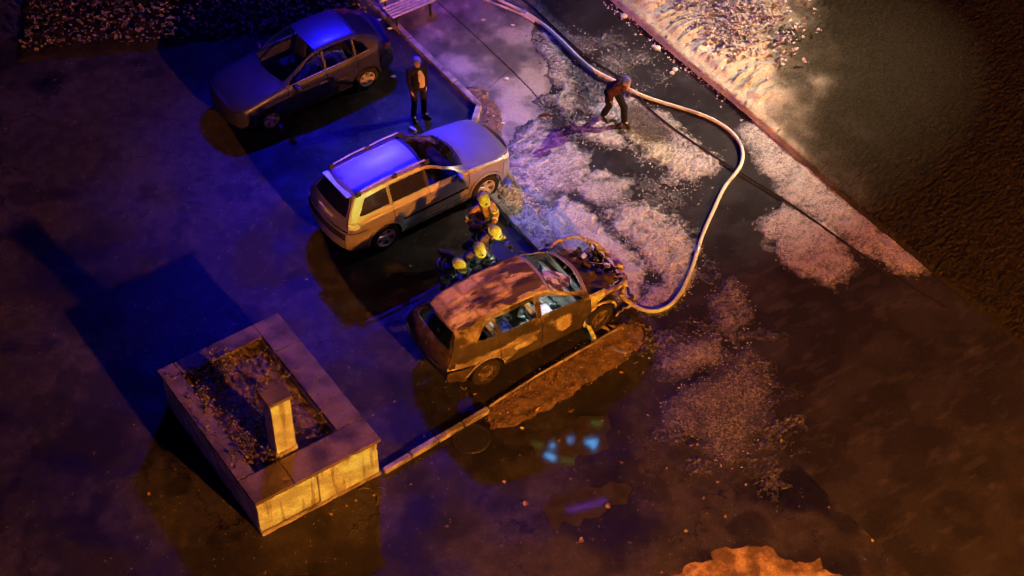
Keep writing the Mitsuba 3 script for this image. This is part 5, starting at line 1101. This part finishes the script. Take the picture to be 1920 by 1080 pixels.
        put(k + '__hair', Pl(smoothed(ell(f(-.03, 0, .015), (.085, .083, .10), hf, 20) - MF.cube([.3, .4, .4], True).transform(np.c_[hf, f(.17, 0, 0)]), .016, 2)), 'hair', 40)
    if shirt: put(k + '__shirt', Pl(shirt(j)), 'shirt_tan', 40)
    if extras: extras(k, j, Pl, f, hf)
    return k

def stand(lean=0.0, turn=0.0, h=1.0):
    """standing joints, x forward, y left; lean (radians) bends the upper body forward at the hips"""
    J = dict(pelvis=(0, 0, .96), chest=(0, 0, 1.33), neck=(0, 0, 1.50), head=(.02, 0, 1.66), sh_l=(0, .19, 1.44), sh_r=(0, -.19, 1.44), el_l=(-.02, .235, 1.16), el_r=(-.02, -.235, 1.16),
             wr_l=(.06, .24, .92), wr_r=(.06, -.24, .92), hip_l=(0, .10, .92), hip_r=(0, -.10, .92), kn_l=(.03, .12, .50), kn_r=(.03, -.12, .50), an_l=(0, .13, .09), an_r=(0, -.13, .09),
             toe_l=(.15, .15, .045), toe_r=(.15, -.15, .045), look=(1, 0, -.1))
    J = {a: np.array(b, float) for a, b in J.items()}
    c, s = math.cos(lean), math.sin(lean)
    for a in ('chest', 'neck', 'head', 'sh_l', 'sh_r', 'el_l', 'el_r', 'wr_l', 'wr_r'):
        p = J[a] - [0, 0, .96]; J[a] = np.array([p[0] * c + p[2] * s, p[1], -p[0] * s + p[2] * c + .96])
    if lean:
        for a in ('pelvis', 'hip_l', 'hip_r'): J[a] = J[a] - [lean * .16, 0, lean * .04]
    return {a: b * (h if a != 'look' else 1) for a, b in J.items()}

# the man in a dark jacket watching from between the parked cars
J = stand(0.02, h=1.0); J['wr_r'] = np.array([.10, -.25, .93]); J['el_l'] = np.array([-.03, .21, 1.17]); J['wr_l'] = np.array([.04, .18, .93]); J['el_r'] = np.array([-.03, -.215, 1.17]); J['wr_r'] = np.array([.08, -.20, .93]); J['look'] = np.array([.95, .10, -.12]); J['toe_l'] = np.array([.14, .19, .045])
def man_shirt(j):
    c = (j['chest'] + j['pelvis']) / 2
    return smoothed(MF.batch_hull([ell((.115, .01, 1.43), (.03, .06, .04), seg=10), ell((.135, .04, 1.28), (.03, .085, .05), seg=10), ell((.12, .06, 1.00), (.03, .075, .05), seg=10)]), .02, 2)
person('person', 'man in dark jacket over a tan shirt standing by the kerb, blue light painted into his cap colour', (-2.15, 32.59), -1.15, J, top='cloth_black', legs='cloth_black', hat='cap', tapes=False, bulk=.88, shirt=man_shirt)

G4 = None
def torch(k, j, Pl, f, hf): pass
# firefighters between the two cars, all facing the burnt one
HD = math.atan2(-.86, .50)
J = stand(.10, h=1.02); J['el_r'] = np.array([.02, -.36, 1.22]); J['wr_r'] = np.array([.26, -.26, 1.14]); J['el_l'] = np.array([.10, .30, 1.18]); J['wr_l'] = np.array([.30, .12, 1.10]); J['look'] = np.array([.9, -.12, -.45]); J['curl'] = np.array(1.0)
person('person', 'firefighter in sandy jacket standing upright by the front wheel of the silver car', (-0.64, 28.13), HD, J, glove='black_plastic', bulk=1.08, cat_='firefighter', group=None)
J = stand(.62, h=1.0); J['el_r'] = J['sh_r'] + [.12, -.08, -.26]; J['wr_r'] = J['el_r'] + [.22, .06, -.06]; J['el_l'] = J['sh_l'] + [.16, .06, -.24]; J['wr_l'] = J['el_l'] + [.22, -.04, .02]; J['look'] = np.array([.8, 0, -.6]); J['curl'] = np.array(1.0)
person('person', 'firefighter with reflective stripes bending towards the windscreen of the burnt car', (-0.65, 27.57), HD + .25, J, top='turnout_dark', glove='black_plastic', bulk=1.05, cat_='firefighter')
J = stand(.50, h=1.0); J['el_r'] = J['sh_r'] + [.06, -.14, -.26]; J['wr_r'] = J['el_r'] + [.24, .10, -.02]; J['el_l'] = J['sh_l'] + [.12, .10, -.25]; J['wr_l'] = J['el_l'] + [.22, -.06, .02]; J['look'] = np.array([.82, -.1, -.5]); J['curl'] = np.array(1.0)
person('person', 'firefighter in round yellow helmet leaning over the middle of the burnt roof', (-0.84, 27.01), HD, J, top='turnout_dark', glove='black_plastic', bulk=1.06, cat_='firefighter')
J = stand(.80, h=.98); J['el_r'] = J['sh_r'] + [.04, -.14, -.24]; J['wr_r'] = J['el_r'] + [.24, .10, -.06]; J['el_l'] = J['sh_l'] + [.16, .05, -.22]; J['wr_l'] = J['el_l'] + [.20, -.02, 0]; J['look'] = np.array([.75, .25, -.55]); J['curl'] = np.array(1.0)
person('person', 'firefighter bending low at the rear of the burnt car, leftmost of the four', (-1.33, 26.85), HD, J, top='turnout_dark', glove='black_plastic', bulk=1.05, cat_='firefighter')

# someone in a red jacket stepping over the hose in the dark of the road
J = stand(.62, h=.96); J['kn_l'] = np.array([.22, .12, .52]); J['an_l'] = np.array([.26, .12, .13]); J['toe_l'] = np.array([.41, .13, .08]); J['an_r'] = np.array([-.22, -.12, .11]); J['kn_r'] = np.array([-.04, -.11, .50]); J['toe_r'] = np.array([-.08, -.13, .045])
J['wr_l'] = J['wr_l'] + [-.14, 0, .03]; J['wr_r'] = J['wr_r'] + [.14, 0, .03]
person('person', 'person in dark red jacket and blue cap stepping across the pale hose', (2.34, 32.44), -.95, J, top='jacket_red', legs='cloth_black', hat='cap', tapes=False)

# torch standing on the far door sill, shining into the burnt cabin
TK = root('torch', 'bright white torch held at the far front window of the burnt car', 'torch')
tp, td = np.array([.38, .60, 1.30]), unit([-.30, -.62, -.62])
put(TK + '__barrel', C3.P(tube([tp - td * .20, tp - td * .03, tp], [.022, .022, .036], 14)), 'black_plastic', 40)
tb = frame(td, (1, 0, 0)); lens = trimesh.creation.cylinder(.034, .008, sections=24); v_ = lens.vertices
lens.vertices = tp + td * .006 + v_[:, 2:3] * tb[:, 0] + v_[:, 0:1] * tb[:, 1] + v_[:, 1:2] * tb[:, 2]
put(TK + '__lens', C3.P(lens), 'paper', False, emitter=glow(COLD, POWER_T * 40))

# ------------------------------------------------------------------ small things on the ground
LV = [[0.55, 23.79],[1.17, 23.74],[0.26, 21.46],[1.30, 20.59],[1.83, 21.40],[1.14, 22.04],[3.96, 21.97],[3.67, 21.58],[3.64, 22.89],[4.05, 21.15],[3.28, 24.89],[3.59, 24.99],[3.72, 25.35],[3.69, 26.59],[3.80, 26.14],[2.42, 25.62],[2.66, 24.75],[2.71, 23.63],[1.59, 21.71],[3.00, 22.30],[-2.76, 23.63],[-3.32, 24.89],[-3.65, 24.25],[-2.35, 23.98],[-1.34, 24.35],[-0.94, 24.32],[2.77, 19.87],[-1.95, 21.91],[-3.15, 21.40],[-3.44, 21.20],[-2.40, 26.21],[-4.36, 27.36],[-2.17, 27.76],[0.07, 35.69],[-0.13, 33.80],[-0.15, 21.97],[-0.75, 24.18],[2.22, 24.75],[1.80, 23.49],[-2.98, 21.52],[-2.64, 21.65],[-1.23, 20.92],[0.92, 22.98],[2.14, 22.44],[-0.20, 20.48],[-5.71, 23.09],[-6.96, 21.68],[-7.50, 25.33],[5.30, 22.98],[6.04, 21.36],[6.77, 20.59],[.2, 23.3],[-1.73, 23.09],[3.28, 20.81],[4.50, 21.90]]
gl = np.random.default_rng(31)
for i, (x, y) in enumerate(LV):
    big = i < 5
    put('fallen_leaf', leaf_mesh((x, y, .028), (gl.uniform(.075, .10) if big else gl.uniform(.03, .06)), gl.uniform(0, 6.3), gl.uniform(-.35, .35), gl.uniform(0, 6)), 'leaf_orange',
        label='dry orange fallen leaf lying on the asphalt', cat='leaf', group='fallen leaves scattered on the ground')
SCRAPS = ['by the feet of the standing man', 'behind the wheel of the dark hatchback', 'on the pavement above the soil pit', 'on the pavement right of the bench', 'right of the pavement joint near the top', 'topmost along the kerb by the bench', 'second from the top along the kerb', 'against the kerb below the bench', 'under the tail of the dark hatchback', 'beside the soil pit on the slabs', 'lowest of those beside the soil pit']
for (x, y, s), lab in zip(((-2.01, 32.62, .07), (-2.81, 33.97, .06), (-0.13, 33.90, .06), (-0.71, 36.11, .05), (0.02, 35.91, .05), (-3.48, 36.71, .05), (-3.25, 36.11, .06), (-2.97, 35.78, .06), (-3.59, 33.49, .04), (-0.20, 32.32, .05), (-0.34, 31.91, .05)), SCRAPS):
    m = trimesh.creation.icosphere(2, 1.0); m.vertices = m.vertices * (0.7 + 0.7 * meshkit.fbm(m.vertices * 2 + x * 5, 2)[:, None]) * [s, s * .6, s * .35] + [x, y, .035 + s * .2]
    put('paper_scrap', m, 'paper', 30, label='small crumpled white paper scrap ' + lab, cat='litter', group='paper scraps lying about')
put('red_wrapper', place(smoothed(caps([((-.09, 0, .05), .035, (.02, .015, .05), .045), ((.02, .015, .05), .045, (.10, -.02, .045), .03)], 12), .02, 3), (0.76, 32.60), .2), 'jacket_red', 40, label='pinkish crumpled wrapper lying at the edge of the foam', cat='litter')
gr = np.random.default_rng(9); grit = []
for _ in range(900):
    x, y = gr.uniform(-8, 5.2), gr.uniform(19.9, 37); s = gr.uniform(.006, .02)
    grit.append(tm(cbox((x, y, .012), (s * 1.6, s, s * .8), s * .2, rz=gr.uniform(0, 3))))
put('grit', cat(*grit), mat('grit_stone', (.22, .20, .18), .7), label='small stones and crumbs strewn over the asphalt', cat='grit', kind='stuff')

# slatted bench on the pavement, cut by the top edge
BN = root('bench', 'pale slatted bench at the top edge of the picture', 'bench')
bc, by = (-2.5, 36.2), math.atan2(.565, .825)
for i in range(5):
    put(BN + '__seat_slat', place(rbox((0, -.22 + .105 * i, .46), (1.25, .06, .035), .008), bc, by), 'bench_wood', 40)
for i in range(3):
    put(BN + '__back_slat', place(rbox((0, .34 + .03 * i, .58 + .12 * i), (1.25, .03, .08), .008), bc, by), 'bench_wood', 40)
for x in (-.48, .48):
    put(BN + '__leg', place(cat(rbox((x, -.18, .22), (.05, .05, .44), .01), rbox((x, .25, .22), (.05, .05, .44), .01), rbox((x, .02, .42), (.05, .50, .04), .01), rbox((x, .37, .66), (.05, .04, .5), .01, rx=-.22)), bc, by), 'dark_steel', 40)

MH = root('manhole_cover', 'round dark iron manhole cover in the asphalt below the low kerb', 'manhole cover')
put(MH + '__ring', trimesh.creation.revolve(np.array([(.30, 0), (.30, .012), (.37, .012), (.38, 0), (.30, 0)]), sections=40).apply_translation([-.79, 23.06, .0]), 'dark_steel', 30)
put(MH + '__lid', cat(trimesh.creation.cylinder(.292, .012, sections=40), *[trimesh.creation.box((.035, .035, .010)).apply_translation([.075 * i, .075 * j2, .010]) for i in range(-3, 4) for j2 in range(-3, 4) if i * i + j2 * j2 < 12]).apply_translation([-.79, 23.06, .006]), 'dark_steel', 30)
put('dry_twig', cat(tube([(-2.95, 21.78, .02), (-2.80, 21.80, .05), (-2.62, 21.70, .03), (-2.50, 21.58, .02)], .012, 6, res=.04), tube([(-2.70, 21.74, .04), (-2.58, 21.83, .04), (-2.44, 21.80, .02)], .007, 6, res=.04), tube([(-2.58, 21.66, .03), (-2.55, 21.52, .03), (-2.60, 21.40, .02)], .007, 6, res=.04)), 'leaf_dark', 40, label='dry dark twig lying on the asphalt in front of the planter', cat='twig')
